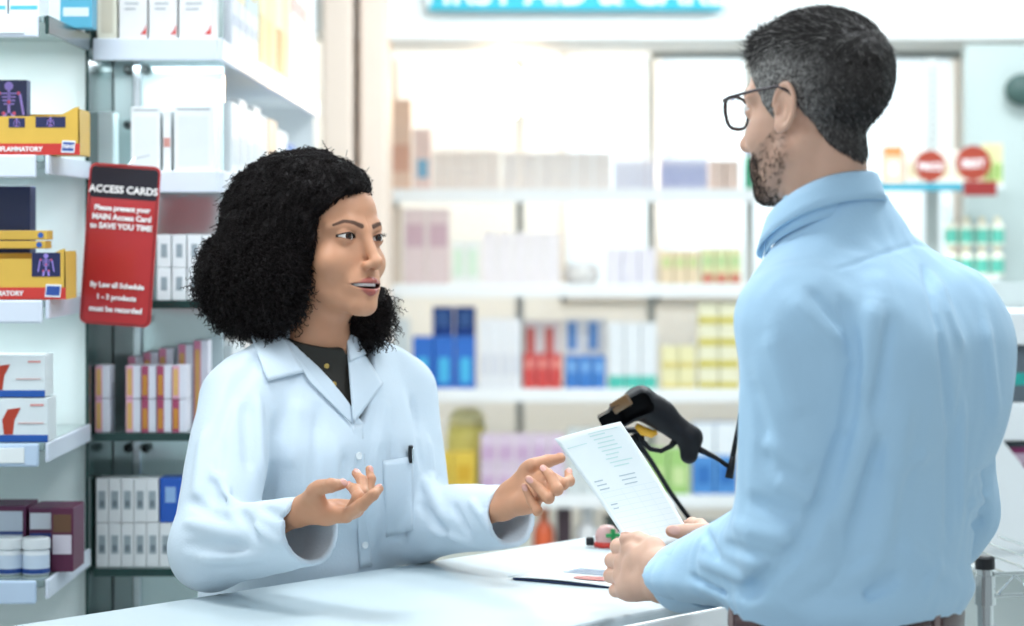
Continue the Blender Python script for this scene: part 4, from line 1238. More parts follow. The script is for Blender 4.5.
W_FOLDS = [
 (262, 352, 232, 400, .012, -.004), (240, 372, 214, 450, .010, -.004), (246, 400, 250, 470, .012, -.006), (258, 395, 262, 480, .009, .004),
 (212, 470, 236, 505, .010, .006), (190, 500, 226, 520, .010, -.006), (186, 522, 238, 535, .010, .006), (186, 545, 246, 548, .009, -.006), (200, 560, 262, 556, .010, .005),
 (240, 512, 262, 540, .009, -.005), (252, 525, 282, 545, .008, .0045), (262, 508, 296, 524, .008, -.0035), (205, 430, 196, 500, .012, .004), (222, 440, 214, 505, .009, -.0035),
 (300, 400, 290, 470, .014, .0035), (318, 410, 312, 520, .011, -.003), (275, 420, 268, 500, .012, -.0035), (335, 440, 330, 540, .012, .003), (392, 440, 398, 530, .010, -.003), (385, 400, 378, 450, .012, .003),
 (375, 440, 372, 555, .010, .0025), (400, 480, 402, 545, .012, -.004), (412, 400, 424, 470, .010, -.004), (425, 480, 446, 520, .010, .005), (420, 505, 452, 540, .009, -.005), (430, 530, 476, 545, .009, .0045),
 (452, 505, 470, 535, .008, -.004), (470, 500, 492, 530, .008, .0035), (428, 440, 434, 490, .010, .004), (345, 455, 340, 500, .010, -.002),
]
w_cr = creases(w_coat0, W_FOLDS)
def w_coat(p):
    l = to_local(WT_, p)
    d = w_coat0(p)
    d = d + .0022*wob(p, 26, 2) + .0008*wob(p*V(1, 1, .5), 85, 12)
    d = d + 2.2*w_cr(p)
    # V neck: a wedge over the chest, and the neck opening
    w_ = (l[:, 2] - 1.222)*.62
    wed = np.maximum(np.abs(l[:, 0] + .004) - w_, l[:, 1] + .02)
    wed = np.maximum(wed*.8, -(l[:, 1] + .30))
    d = ss(d, wed.astype(f32), .004)
    d = ss(d, cone(l, (0, .004, 1.26), (0, .0, 1.45), .055, .066), .006)
    for s_, e_, w_ in ((wSR, wER, wWR), (wSL, wEL, wWL)):
        ax = nrm(w_ - e_)
        d = ss(d, cone(p, w_ - ax*.05, w_ + ax*.03, .036, .0405), .003)
    return np.maximum(d, -counter_clear(p)).astype(f32)
v, q = sdf_mesh(w_coat, (-.60, 3.08, .60), (.10, 4.0, 1.40), .0036, project=1)
OFF = np.array([-.294, 3.66, 0])
w_coat_o = link('lab_coat', np_mesh('lab_coat', v - OFF, q), COATM, w_root)
def on_cloth(f, pts, lift):
    o = np.array([0, 0, CAMH]); out = []
    for x, y in pts:
        h = hit(f, x, y); d = h - o; d = d/np.linalg.norm(d)
        out.append(h - d*lift)
    return out
def quad_sheet(name, f, quad, nu, nv, lift, th, m, parent, off=OFF, smooth=2, edge=0.0, bow=0.0, maxd=None):
    """cloth laid on a garment: quad = four corners (pixels) in order, raised a little at its free edge"""
    a, b, c, d = [np.array(k, float) for k in quad]
    G = np.zeros((nv, nu, 3))
    for i in range(nv):
        for j in range(nu):
            s, t = j/(nu-1), i/(nv-1)
            p = (a*(1-s) + b*s)*(1-t) + (d*(1-s) + c*s)*t
            G[i, j] = hit(f, *p)
    if maxd is not None:
        G[:, :, 1] = np.clip(G[:, :, 1], maxd[0], maxd[1])
    for _ in range(smooth):
        H = G.copy()
        H[1:-1] = (G[:-2] + 2*G[1:-1] + G[2:])/4; G = H.copy()
        H[:, 1:-1] = (G[:, :-2] + 2*G[:, 1:-1] + G[:, 2:])/4; G = H
    o = np.array([0, 0, CAMH])
    D = G - o; D /= np.linalg.norm(D, axis=2, keepdims=True)
    tt = np.linspace(0, 1, nv)[:, None, None]
    G = G - D*(lift + edge*tt + bow*np.sin(tt*PI)) - off
    return sheet(name, G, th, m, parent)
# collar and lapels
cs = lambda *a, **k: quad_sheet(*a, **k)
near_c = cs('collar', w_coat0, [(250, 334), (280, 331), (304, 372), (268, 381)], 12, 12, .004, .0025, COATM, w_root, edge=.004, smooth=4)
near_l = cs('lapel', w_coat0, [(283, 338), (283.5, 341), (352, 424), (309, 381)], 10, 16, .003, .0025, COATM, w_root, edge=.003, smooth=4)
far_c = cs('collar', w_coat0, [(345, 330), (357, 338), (366, 354), (350, 362)], 10, 10, .004, .0025, COATM, w_root, edge=.003, smooth=4)
far_l = cs('lapel', w_coat0, [(347, 346), (366, 357), (383, 384), (353.5, 424)], 12, 14, .003, .0025, COATM, w_root, edge=.003, smooth=4)
# breast pocket, placket and buttons
pk = cs('breast_pocket', w_coat0, [(383, 461), (413, 456), (413, 530), (386, 537)], 10, 12, .0015, .002, COATM, w_root, smooth=4)
plc = cs('placket', w_coat0, [(352, 425), (362, 424), (372, 566), (360, 568)], 6, 24, .0012, .002, COATM, w_root, smooth=4)
BTN = mat('white button', '#e9eef0', .3)
for y in (456, 500, 545):
    h = on_cloth(w_coat0, [(357.5 + (y-440)*.07, y)], .004)[0]
    n = Vector((.69, -.72, .05)).normalized()
    Mx = Matrix.Translation(Vector(h - OFF)) @ n.to_track_quat('Z', 'Y').to_matrix().to_4x4()
    MB().lathe([(0, 0), (.0055, 0), (.006, .001), (.005, .0022), (.003, .0016), (0, .0016)], 18, M=None).build('button', BTN, w_root, M=Mx)
# dark blouse
BLM = mat('dark olive blouse', '#2a2722', .75, noise=.1, nscale=30, bump=.25, bscale=500)
def w_blouse(p):
    l = to_local(WT_, p)
    d = loft(l, [1.13, 1.15, 1.19, 1.25, 1.29, 1.325, 1.372], [.135, .138, .142, .138, .104, .069, .0575], [.10, .104, .106, .095, .080, .067, .0600], cy=[.012, .008, .0, .0, .0, .002, .004], e=2.2)
    for s in (-1, 1): d = np.where(l[:, 2] > 1.14, su(d, ell(l, (s*.065, -.055, 1.16), (.05, .05, .06)), .05), d)
    d = d + .0015*wob(p, 60, 5)
    na = np.array(WHM @ Vector((0, .016, -.10))); nb = np.array(WHM @ Vector((0, .034, -.205)))
    st_ = np.maximum(cone(p, na, nb, .0535, .0570), (p[:, 2] - 1.352 - .25*(l[:, 1])).astype(f32))
    d = su(d, st_, .012)
    wz = (l[:, 2] - 1.318)*.8
    wed = np.maximum(np.abs(l[:, 0] + .004) - wz, l[:, 1] + .01)
    d = ss(d, (wed*.8).astype(f32), .003)
    return d.astype(f32)
v, q = sdf_mesh(w_blouse, (-.48, 3.45, 1.10), (-.10, 3.86, 1.39), .0026, project=1)
bl = link('blouse', np_mesh('blouse', v - OFF, q), BLM, w_root)
for (x, y) in ((326.5, 366), (334, 384)):
    h = hit(w_blouse, x, y)
    e_ = 1e-3*np.eye(3); n = Vector([float(w_blouse((h + e_[i])[None].astype(f32))[0] - w_blouse((h - e_[i])[None].astype(f32))[0]) for i in range(3)]).normalized()
    h = h + np.array(n)*.0004
    Mx = Matrix.Translation(Vector(h - OFF)) @ n.to_track_quat('Z', 'Y').to_matrix().to_4x4()
    MB().lathe([(0, -.001), (.0034, -.001), (.0038, .0012), (.0026, .0018), (0, .0016)], 16).build('button', mat('brass button', '#b99a55', .3, metal=.8), bl, M=Mx)
# trousers and shoes behind the counter
def w_trous(p):
    l = to_local(WT_, p)
    d = loft(l, [.74, .82, .90, .94], [.155, .158, .150, .14], [.105, .105, .100, .095], cy=[.065, .070, .070, .068])
    for s in (-1, 1):
        d = su(d, su(cone(l, (s*.085, .05, .80), (s*.085, .06, .48), .086, .066), cone(l, (s*.085, .06, .48), (s*.085, .09, .10), .066, .055), .02), .03)
    return np.maximum(d, .09 - l[:, 2]).astype(f32)
v, q = sdf_mesh(w_trous, (-.55, 3.4, .05), (-.02, 3.95, 1.0), .008)
link('trousers', np_mesh('trousers', v - OFF, q), mat('dark trousers', '#23262e', .8), w_root)
def w_shoe(p):
    l = to_local(WT_, p); d = None
    for s in (-1, 1):
        c = su(cone(l, (s*.086, .095, .045), (s*.10, -.07, .032), .045, .038), cone(l, (s*.086, .09, .05), (s*.086, .09, .09), .045, .045), .02)
        d = c if d is None else np.minimum(d, c)
    return np.maximum(d, .003 - l[:, 2]).astype(f32)
v, q = sdf_mesh(w_shoe, (-.55, 3.4, -.02), (-.02, 3.95, .16), .006)
link('shoes', np_mesh('shoes', v - OFF, q), mat('black shoe', '#1b1b1d', .35), w_root)
# pen clipped in the pocket
pn = empty('pen', on_cloth(w_coat0, [(411, 456)], .006)[0], 0, 'dark pen clipped in the breast pocket of the white coat', 'pen')
MB().lathe([(0, -.010), (.0038, -.010), (.0042, -.006), (.0042, .012), (.0035, .016), (0, .016)], 14).build('barrel', BLACKP, pn)
MB().box((-.001, -.0065, -.012), (.001, -.0045, .013), .0005).build('clip', CHROME, pn)
pn.rotation_euler = (R(8), R(-6), R(30))
# ================================================================== the customer
MF = dict(necky=8, S=.975, cw=73, fw=58, jaw=1.08, chin=1.12, brow=1.2, nose=1.05, smile=.003, mouthw=26, open=1.4, neck=46, liner=0.0, browt=1.5)
MHM = frame_of((.360, 2.88, 1.657), R(227), R(-4.5), R(0))
MT = Matrix.Translation((.430, 2.90, 0)) @ Matrix.Rotation(R(230), 4, 'Z')
MOFF = np.array([.430, 2.90, 0])
m_root = empty('customer', tuple(MOFF), 0, 'man with greying short hair in light blue shirt holding a paper at the counter', 'person')
MSK = skin_material('light skin', '#d6ab94', '#a87560')
attr_mix(MSK, 'lip', '#b0736a', .4)
attr_mix(MSK, 'mouth_inside', '#3a1414', .5)
attr_mix(MSK, 'brow', '#33271f', .6)
attr_mix(MSK, 'beard', '#5a4a42', .6)
attr_mix(MSK, 'scalp', '#4a423e', .6)
attr_mix(MSK, 'nail', '#dcae9f', .3)
def hair_line(q):
    """above zero where the short hair grows (mm)"""
    y = q[:, 1]
    zl = np.interp(y, [-90, -72, -58, -50, -40, -28, -16, -8, 2, 12, 24, 40, 60, 80, 110],
                      [70, 66, 50, 40, 22, -2, -18, -16, 10, 8, -14, -48, -74, -86, -90])
    return (q[:, 2] - zl).astype(f32)
def beard_mask(q):
    qs = np.abs(q[:, 0])
    zl = np.interp(q[:, 1], [-110, -84, -70, -50, -30, -14, -6, 4], [-52, -55, -58, -52, -38, -22, -25, -45])
    zb = np.interp(q[:, 1], [-110, -80, -50, -20, 0], [-140, -132, -112, -92, -70])
    m = sstep(-3, 5, zl - q[:, 2])*sstep(-2, 10, q[:, 2] - zb)*sstep(8, -6, q[:, 1])
    return m*np.where((qs < 11) & (q[:, 1] < -88) & (q[:, 2] > -60), .75, 1)
v, q = sdf_mesh(lambda p: head_sdf(p, MF), (-.10, -.13, -.22), (.10, .115, .125), .0015, project=1)
hm = head_masks(v, MF)
qq = (v*1000).astype(f32)
lipm = hm['lip']
hm['beard'] = (beard_mask(qq)*(.26 + .34*sstep(-45, -80, qq[:, 1]))*(1 - lipm)).astype(f32)
hm['scalp'] = (sstep(-2, 6, hair_line(qq))*.8*(np.abs(qq[:, 0]) < 72)).astype(f32)
parts_ = [(to_world(MHM, v), q, hm)]
mSL, mEL, mWL = V(.328, 2.775, 1.393), V(.322, 2.790, 1.150), V(.212, 3.030, 1.072)
mSR, mER, mWR = V(.530, 3.024, 1.400), V(.556, 3.090, 1.150), V(.318, 3.180, 1.085)
ZS = [1.02, 1.06, 1.12, 1.20, 1.30, 1.38, 1.43, 1.465, 1.495, 1.549]
def m_trunk(p, g):
    l = to_local(MT, p)
    d = loft(l, ZS, np.array([.150, .153, .156, .164, .172, .176, .166, .124, .072, .0545]) + g, np.array([.112, .115, .116, .118, .124, .122, .106, .086, .066, .0545]) + g,
             cx=[.022, .020, .014, .006, .0, .0, .006, .018, .034, .046], cy=[-.022, -.020, -.012, -.004, .0, .0, -.004, -.010, -.018, -.022], e=2.3)
    for s in (-1, 1):
        d = su(d, cone(l, (.036 + s*.05, -.012, 1.450 if s > 0 else 1.474), (s*.146, -.002, 1.412), .044 + g, .056 + g), .05)
        d = su(d, ell(l, (s*.082, .072, 1.345), (.075 + g, .052 + g, .11)), .05)
    return d
def m_body(p):
    l = to_local(MT, p)
    d = m_trunk(p, -.016)
    for s_, e_, w_ in ((mSL, mEL, mWL), (mSR, mER, mWR)):
        d = su(d, su(cone(p, s_, e_, .052, .042), cone(p, e_, e_*.6 + w_*.4, .042, .031), .01), .03)
    d = su(d, loft(l, [.82, .92, 1.0, 1.06], [.160, .160, .150, .140], [.115, .118, .110, .10], cx=[.02]*4, cy=[-.02]*4), .03)
    for s in (-1, 1):
        d = su(d, su(cone(l, (.02+s*.088, -.02, .86), (.02+s*.092, -.02, .48), .085, .055), cone(l, (.02+s*.092, -.02, .48), (.02+s*.095, .0, .08), .055, .042), .02), .03)
        d = su(d, cone(l, (.02+s*.097, .0, .05), (.02+s*.115, -.17, .04), .042, .036), .03)
    return d
v, q = sdf_mesh(m_body, (.0, 2.5, .0), (.85, 3.40, 1.56), .009, project=1)
parts_.append((v, q, {}))
mc = [np.array(at(x, y, Y)) for x, y, Y in ((630, 548, 3.150), (623, 562, 3.160), (621.5, 576.5, 3.158), (624.5, 590, 3.146))]
fi = [bone_chain(mc[0], [(618, 546.5, .044, 1), (628, 549, .028, 1), (640, 556, .022, 0)]),
      bone_chain(mc[1], [(612.5, 560.5, .046, 1), (622, 566, .030, 1), (634, 572, .024, 0)]),
      bone_chain(mc[2], [(611, 575.5, .043, 1), (620, 581, .029, 1), (632, 586, .024, 0)]),
      bone_chain(mc[3], [(615.5, 590.5, .034, 1), (622, 593, .022, 1), (632, 595, .020, 0)])]
th = bone_chain(at(664, 553, 3.075), [(652, 546.5, .046, 1), (638, 540.0, .036, 1), (625, 539.0, .022, 0)])
mhL = Hand(at(662, 578, 3.075), mWL*.3 + mEL*.7, th, fi, 1.12)
mhL.nref = np.array([-.6, -.6, .3])
mhL.nail_override = {0: (-.3, .5, .8)}
mhL.add_nails()
parts_.append(mhL.mesh(.0015))
mc = [np.array(at(x, y, Y)) for x, y, Y in ((711, 535, 3.205), (714, 545, 3.215), (717, 555, 3.220), (720, 564, 3.222))]
fi = [bone_chain(mc[0], [(700, 526, .046, 1), (692, 524, .028, 1), (686, 526, .022, 1)]),
      bone_chain(mc[1], [(699, 540, .050, 1), (690, 541, .030, 1), (684, 545, .024, 0)]),
      bone_chain(mc[2], [(702, 553, .046, 1), (694, 554, .029, 1), (690, 558, .024, 0)]),
      bone_chain(mc[3], [(706, 564, .036, 1), (700, 566, .022, 1), (696, 568, .020, 0)])]
th = bone_chain(at(724, 541, 3.185), [(704, 532, .044, -1), (686, 532.5, .034, 0), (671.5, 531, .026, 0)])
mhR = Hand(at(738, 553, 3.195), mWR*.3 + mER*.7, th, fi, 1.1)
mhR.nref = np.array([.6, .6, .3])
mhR.nail_override = {0: (-.1, -1, .35)}
mhR.add_nails()
parts_.append(mhR.mesh(.0015))
V_, Q_, A_m = join_parts(parts_)
link('body', np_mesh('body', V_ - MOFF, Q_, A_m), MSK, m_root)
MHL = Matrix.Translation(-Vector(MOFF)) @ MHM
for s in (-1, 1):
    eye_mesh(m_root, MHL, s*.031, 1.0, -Vector(MOFF) + Vector((-.24, 3.58, 1.49)), '#4a3524')
# hair: a close cap, then short strands
def m_hair(p):
    q = (p*1000).astype(f32)
    d = head_sdf(p, dict(MF, noear=1))*1000
    t = 3.0 + 3.0*sstep(20, 75, q[:, 2]) + 2.0*sstep(-20, 40, q[:, 2])*sstep(-40, 20, q[:, 1]) + 5*sstep(-40, -75, q[:, 1])*sstep(55, 75, q[:, 2]) - 1.5*sstep(-30, -60, q[:, 2])
    hl = hair_line(q)
    d2 = np.maximum(d - t, -hl*.75)
    h = np.clip(.5 - .5*((d - t) + hl*.75)/3, 0, 1)
    d2 = d2 + 3*h*(1 - h)
    # keep off the ears
    qs = q.copy(); qs[:, 0] = np.abs(q[:, 0])
    d2 = ss(d2, ell(qs, (80, 9, -9), (12, 19, 29)), 3)
    d2 = d2 + .9*wob(p, 330, 4)
    return (d2/1000).astype(f32)
v, q = sdf_mesh(m_hair, (-.10, -.115, -.09), (.10, .125, .135), .0021, project=0)
MHAIR = mat('dark greying hair', '#2a2524', .5, spec=.3)
attr_mix(MHAIR, 'grey', '#a6a29e')
def grey_amount(q):
    side = sstep(30, 64, np.abs(q[:, 0]))
    return np.clip(.85*side*sstep(80, 35, q[:, 2])*sstep(80, 10, q[:, 1]) + .10 + .22*sstep(-40, -80, q[:, 1]) + .25*sstep(10, -50, q[:, 2])*sstep(70, 30, q[:, 1]), 0, 1)
g0 = np.clip(grey_amount(v*1000)*np.random.default_rng(4).uniform(.0, 1.15, len(v))**1.5, 0, 1)
parts_ = [(v, q, {'grey': g0.astype(f32)})]
rng = np.random.default_rng(9)
NS_ = 26000
pick = rng.integers(0, len(v), NS_)
P0 = v[pick].astype(f32)
g = lambda P, f_: np.stack([f_(P + f32(.003)*np.eye(3, dtype=f32)[i]) - f_(P - f32(.003)*np.eye(3, dtype=f32)[i]) for i in range(3)], 1)
Nn = g(P0, m_hair); Nn /= np.linalg.norm(Nn, axis=1, keepdims=True) + 1e-9
topw = sstep(.03, .085, P0[:, 2])[:, None]
front = sstep(-.02, -.07, P0[:, 1])[:, None]
flow = np.array([0, .5, -1.0])*(1 - topw) + topw*(np.array([.25, -.9, .15])*(1 - front) + np.array([.35, -.25, .9])*front)
T0 = flow + rng.normal(size=P0.shape)*.28
T0 -= Nn*(T0*Nn).sum(1, keepdims=True)*.75
T0 /= np.linalg.norm(T0, axis=1, keepdims=True)
K = 6
t = np.linspace(0, 1, K)[None, :, None]
L = ((.006 + .010*topw[:, 0] + .003*front[:, 0]*topw[:, 0])*rng.uniform(.7, 1.2, NS_))[:, None, None]
lift = (.22 + .16*topw*rng.uniform(.3, 1.2, (NS_, 1)))[:, None, :]
C_ = P0[:, None, :] - Nn[:, None, :]*.0012 + L*t*(T0[:, None, :] + Nn[:, None, :]*lift) - Nn[:, None, :]*L*t*t*.12
rad = np.linspace(.00038, .00012, K)[None, :]*rng.uniform(.8, 1.3, NS_)[:, None]
sv, sq = strands_mesh('strands', C_, rad)
gp = grey_amount(P0*1000)
isg = (rng.uniform(0, 1, NS_) < gp).astype(f32)*rng.uniform(.55, 1.0, NS_).astype(f32)
parts_.append((sv, sq, {'grey': np.repeat(isg, K*3)}))
V_, Q_, A_m = join_parts(parts_)
link('hair', np_mesh('hair', to_world(MHL, V_), Q_, A_m), MHAIR, m_root)
# beard stubble and eyebrow hairs
hv, hq = sdf_mesh(lambda p: head_sdf(p, MF), (-.075, -.115, -.14), (.075, .01, -.01), .004, project=1)
bm_ = beard_mask((hv*1000).astype(f32))
hm2 = head_masks(hv, MF)
ok = np.where((bm_ > .5) & (hm2['lip'] < .2))[0]
ok = ok[rng.uniform(0, 1, len(ok)) < .25 + .75*sstep(-.04, -.075, hv[ok][:, 1])]
pick = rng.choice(ok, 9000)
P0 = (hv[pick] + rng.normal(size=(len(pick), 3))*.0015).astype(f32)
hs = lambda P: head_sdf(P, MF)
Nn = g(P0, hs); Nn /= np.linalg.norm(Nn, axis=1, keepdims=True) + 1e-9
P0 = P0 - Nn*hs(P0)[:, None]
T0 = np.array([0, -.15, -1.0]) + rng.normal(size=P0.shape)*.35 + Nn*.45
T0 /= np.linalg.norm(T0, axis=1, keepdims=True)
L = rng.uniform(.002, .0045, len(P0))[:, None, None]
t = np.linspace(0, 1, 4)[None, :, None]
C_ = P0[:, None, :] + T0[:, None, :]*L*t
sv, sq = strands_mesh('beard', C_, np.linspace(.00014, .00006, 4)[None, :].repeat(len(P0), 0))
BEARD = mat('dark beard', '#2e2521', .5, spec=.3)
link('beard', np_mesh('beard', to_world(MHL, sv), sq), BEARD, m_root)

# ---------------- shirt
SHIRT = mat('light blue cotton', '#b2d6f0', .75, noise=.02, nscale=8, bump=.22, bscale=340, sheen=.2)
def m_shirt0(p):
    d = m_trunk(p, .004)
    for s_, e_, w_ in ((mSL, mEL, mWL), (mSR, mER, mWR)):
        e2 = w_ + nrm(w_ - e_)*.004
        up = cone(p, s_, e_, .066, .061)
        arm = su(up, cone(p, e_, e2, .060, .041), .025)
        ax = nrm(w_ - e_).astype(f32)
        arm = np.maximum(arm, (p - w_.astype(f32)) @ ax)
        d = su(d, arm, .022)
    return d
M_FOLDS = [
 (842, 300, 858, 360, .009, -.006), (858, 360, 846, 430, .009, -.008), (846, 430, 826, 490, .010, -.008), (826, 490, 800, 548, .012, -.010), (800, 548, 748, 592, .012, -.010),
 (790, 300, 836, 345, .012, .004), (810, 290, 846, 330, .008, -.004), (770, 330, 800, 420, .020, .004), (752, 380, 770, 470, .014, -.003),
 (875, 300, 862, 400, .014, .005), (890, 320, 874, 420, .009, -.004), (866, 420, 840, 520, .014, .006), (880, 440, 850, 550, .010, -.004), (905, 400, 880, 560, .016, .004),
 (926, 268, 940, 330, .008, -.006), (940, 330, 952, 430, .010, -.006), (935, 275, 962, 350, .012, .004), (952, 430, 950, 540, .010, -.004), (962, 400, 962, 520, .010, .004),
 (775, 480, 815, 500, .012, .005), (750, 500, 800, 520, .010, -.005), (735, 525, 790, 540, .010, .005), (725, 545, 775, 560, .009, -.004), (700, 560, 750, 580, .010, .004), (690, 575, 740, 596, .008, -.003),
 (705, 530, 720, 560, .008, -.003), (668, 580, 678, 600, .006, -.002), (760, 440, 812, 470, .014, .004),
 (780, 600, 830, 570, .012, .005), (830, 590, 880, 560, .012, .005), (860, 600, 900, 575, .010, -.004), (920, 600, 940, 560, .010, .004), (900, 540, 960, 590, .012, .004),
 (975, 480, 992, 470, .010, -.005), (970, 505, 988, 498, .008, .004), (972, 525, 984, 520, .008, -.004), (985, 320, 996, 420, .012, .004), (880, 470, 930, 455, .012, .003),
]
m_cr = creases(m_shirt0, M_FOLDS)
# yoke seam (a fine groove) across the upper back and the armhole seams
m_seam = creases(m_shirt0, [(838, 268, 876, 256, .0030, -.0042), (876, 256, 914, 244, .0030, -.0042), (914, 244, 936, 247, .0030, -.0042), (936, 247, 958, 252, .0030, -.0042)])
def m_shirt(p):
    l = to_local(MT, p)
    d = m_shirt0(p) + .0024*wob(p, 24, 7) + .0009*wob(p*V(1, 1, .45), 80, 18) + .0010*wob(p*V(1, 1, .3), 150, 25) + 2.2*m_cr(p) + m_seam(p)
    # blousing above the belt
    d = d - .010*np.exp(-((l[:, 2] - 1.075)/.022)**2).astype(f32)
    d = np.maximum(d, (1.050 + .005*np.sin(l[:, 0]*26) - l[:, 2]).astype(f32))
    for s_, e_, w_ in ((mSL, mEL, mWL), (mSR, mER, mWR)):
        ax = nrm(w_ - e_)
        d = ss(d, cone(p, w_ - ax*.04, w_ + ax*.03, .032, .035), .003)
    d = ss(d, cone(l, (.044, -.022, 1.46), (.046, -.026, 1.62), .054, .056), .005)
    return np.maximum(d, -counter_clear(p)).astype(f32)
v, q = sdf_mesh(m_shirt, (.10, 2.55, 1.00), (.78, 3.33, 1.56), .0036, project=1)
m_sh = link('shirt', np_mesh('shirt', v - MOFF, q), SHIRT, m_root)
# collar: stand and fold
def ring(rx, ry, zb, zf, th0, th1, n, push=0.0, cx=.055, cy=-.034):
    out = []
    for i in range(n):
        a = th0 + (th1 - th0)*i/(n-1)             # 0 = back (+y), +-pi = front
        y = math.cos(a); x = math.sin(a)
        z = zb + (zf - zb)*((1 - y)/2)**1.4
        out.append(np.array(MT @ Vector((cx + rx*x, cy + ry*y, z))) - MOFF)
    return out
A0, A1 = R(-168), R(168)
g_ = [ring(.066, .068, 1.528, 1.470, A0, A1, 64), ring(.063, .065, 1.552, 1.492, A0, A1, 64), ring(.0605, .0625, 1.571, 1.506, A0, A1, 64), ring(.0612, .0632, 1.577, 1.511, A0, A1, 64),
      ring(.0645, .0665, 1.575, 1.509, A0, A1, 64), ring(.0680, .0700, 1.566, 1.498, A0, A1, 64), ring(.0715, .0735, 1.555, 1.486, A0, A1, 64), ring(.0750, .0770, 1.544, 1.472, A0, A1, 64)]
col = sheet('collar', g_, .0022, SHIRT, m_root)
# cuffs: a stitched band at each sleeve end with a button
for (s_, e_, w_, nm) in ((mSL, mEL, mWL, 'cuff'), (mSR, mER, mWR, 'cuff')):
    ax = Vector(nrm(w_ - e_)); up = Vector((0, 0, 1)); s1 = ax.cross(up).normalized(); s2 = s1.cross(ax)
    rows = []
    for tt, rr in ((-.066, .0462), (-.062, .0472), (-.03, .0452), (.0, .0432), (.005, .0424), (.006, .0405)):
        rows.append([np.array(Vector(w_) + ax*tt + (s1*math.cos(2*PI*i/40) + s2*math.sin(2*PI*i/40))*rr) - MOFF for i in range(41)])
    cf = sheet(nm, rows, .0018, SHIRT, m_root)
    bp = Vector(w_) + ax*-.03 - s1*.0*0 + (s1*-.80 + s2*-.6).normalized()*.0 
h = on_cloth(m_shirt0, [(669, 582)], .007)[0]
MB().lathe([(0, 0), (.0052, 0), (.0056, .001), (.0045, .002), (.003, .0015), (0, .0015)], 16).build('button', mat('blue button', '#86b4dc', .3), m_root,
    M=Matrix.Translation(Vector(h - MOFF)) @ Vector((-.2, -1, .1)).to_track_quat('Z', 'Y').to_matrix().to_4x4())
# trousers, belt, shoes
def m_trous(p):
    l = to_local(MT, p)
    d = loft(l, [.86, .92, 1.0, 1.064], [.160, .165, .160, .150], [.115, .126, .120, .110], cx=[.02]*4, cy=[-.02]*4, e=2.3)
    for s in (-1, 1):
        d = su(d, su(cone(l, (.02+s*.088, -.02, .84), (.02+s*.092, -.02, .48), .090, .074), cone(l, (.02+s*.092, -.02, .48), (.02+s*.095, .0, .07), .074, .060), .02), .07)
    return np.maximum(d, .05 - l[:, 2]).astype(f32)
v, q = sdf_mesh(m_trous, (.1, 2.55, .0), (.75, 3.25, 1.08), .007)
tro = link('trousers', np_mesh('trousers', v - MOFF, q), mat('dark maroon trousers', '#32191c', .8, noise=.1), m_root)
bring = []
for zz, gg in ((1.030, .0), (1.030, .005), (1.045, .006), (1.060, .005), (1.060, 0)):
    bring.append([np.array(MT @ Vector((.02 + (.156+gg)*math.copysign(abs(math.sin(a))**.87, math.sin(a)), -.02 + (.116+gg)*math.copysign(abs(math.cos(a))**.87, math.cos(a)), zz))) - MOFF for a in np.linspace(0, 2*PI, 73)])
belt = sheet('belt', bring, .001, mat('maroon leather belt', '#3a1518', .4, noise=.15, nscale=60, coat=.2), m_root)
for a in (0, 58, -58, 122, -122, 180):
    a = R(a)
    M = Matrix.Translation(-Vector(MOFF)) @ MT @ Matrix.Translation((.02 + .162*math.copysign(abs(math.sin(a))**.87, math.sin(a)), -.02 + .122*math.copysign(abs(math.cos(a))**.87, math.cos(a)), 0)) @ Matrix.Rotation(-a, 4, 'Z')
    MB().box((-.006, -.002, 1.022), (.006, .002, 1.068), .001).build('belt_loop', mat('belt loop', '#8c7a78', .8), belt, M=M)
def m_shoe(p):
    l = to_local(MT, p); d = None
    for s in (-1, 1):
        c = su(cone(l, (.02+s*.096, .01, .050), (.02+s*.115, -.175, .038), .050, .042), cone(l, (.02+s*.096, .0, .06), (.02+s*.096, .0, .10), .05, .05), .02)
        d = c if d is None else np.minimum(d, c)
    return np.maximum(d, .003 - l[:, 2]).astype(f32)
v, q = sdf_mesh(m_shoe, (.1, 2.55, -.02), (.75, 3.3, .16), .006)
link('shoes', np_mesh('shoes', v - MOFF, q), mat('brown shoe', '#2a1a14', .35), m_root)

# ---------------- his glasses
gl = empty('eyeglasses', tuple(MHM @ Vector((0, -.09, .0))), 0, 'dark framed eyeglasses worn by the man', 'glasses')
GLI = Matrix.Translation(-gl.location)
GM = mat('dark plum frame', '#2d1a20', .3, spec=.6)
def rim(s):
    P = []
    for i in range(36):
        a = 2*PI*i/36
        cx_, cz_ = math.cos(a), math.sin(a)
        x = .0255*math.copysign(abs(cx_)**.72, cx_); z = .0195*math.copysign(abs(cz_)**.72, cz_)
        if z < 0: x *= .93
        X = s*.0335 + x
        P.append(MHM @ Vector((X, -.093 + .75*max(0, abs(X) - .01)**1.7, -.001 + z)))
    return P
MB().tube(rim(1), .0021, 8, closed=True).tube(rim(-1), .0021, 8, closed=True).tube([MHM @ Vector(p) for p in ((-.009, -.0935, .006), (0, -.0955, .009), (.009, -.0935, .006))], .0015, 8).build('frame', GM, gl, M=GLI, smooth=True)
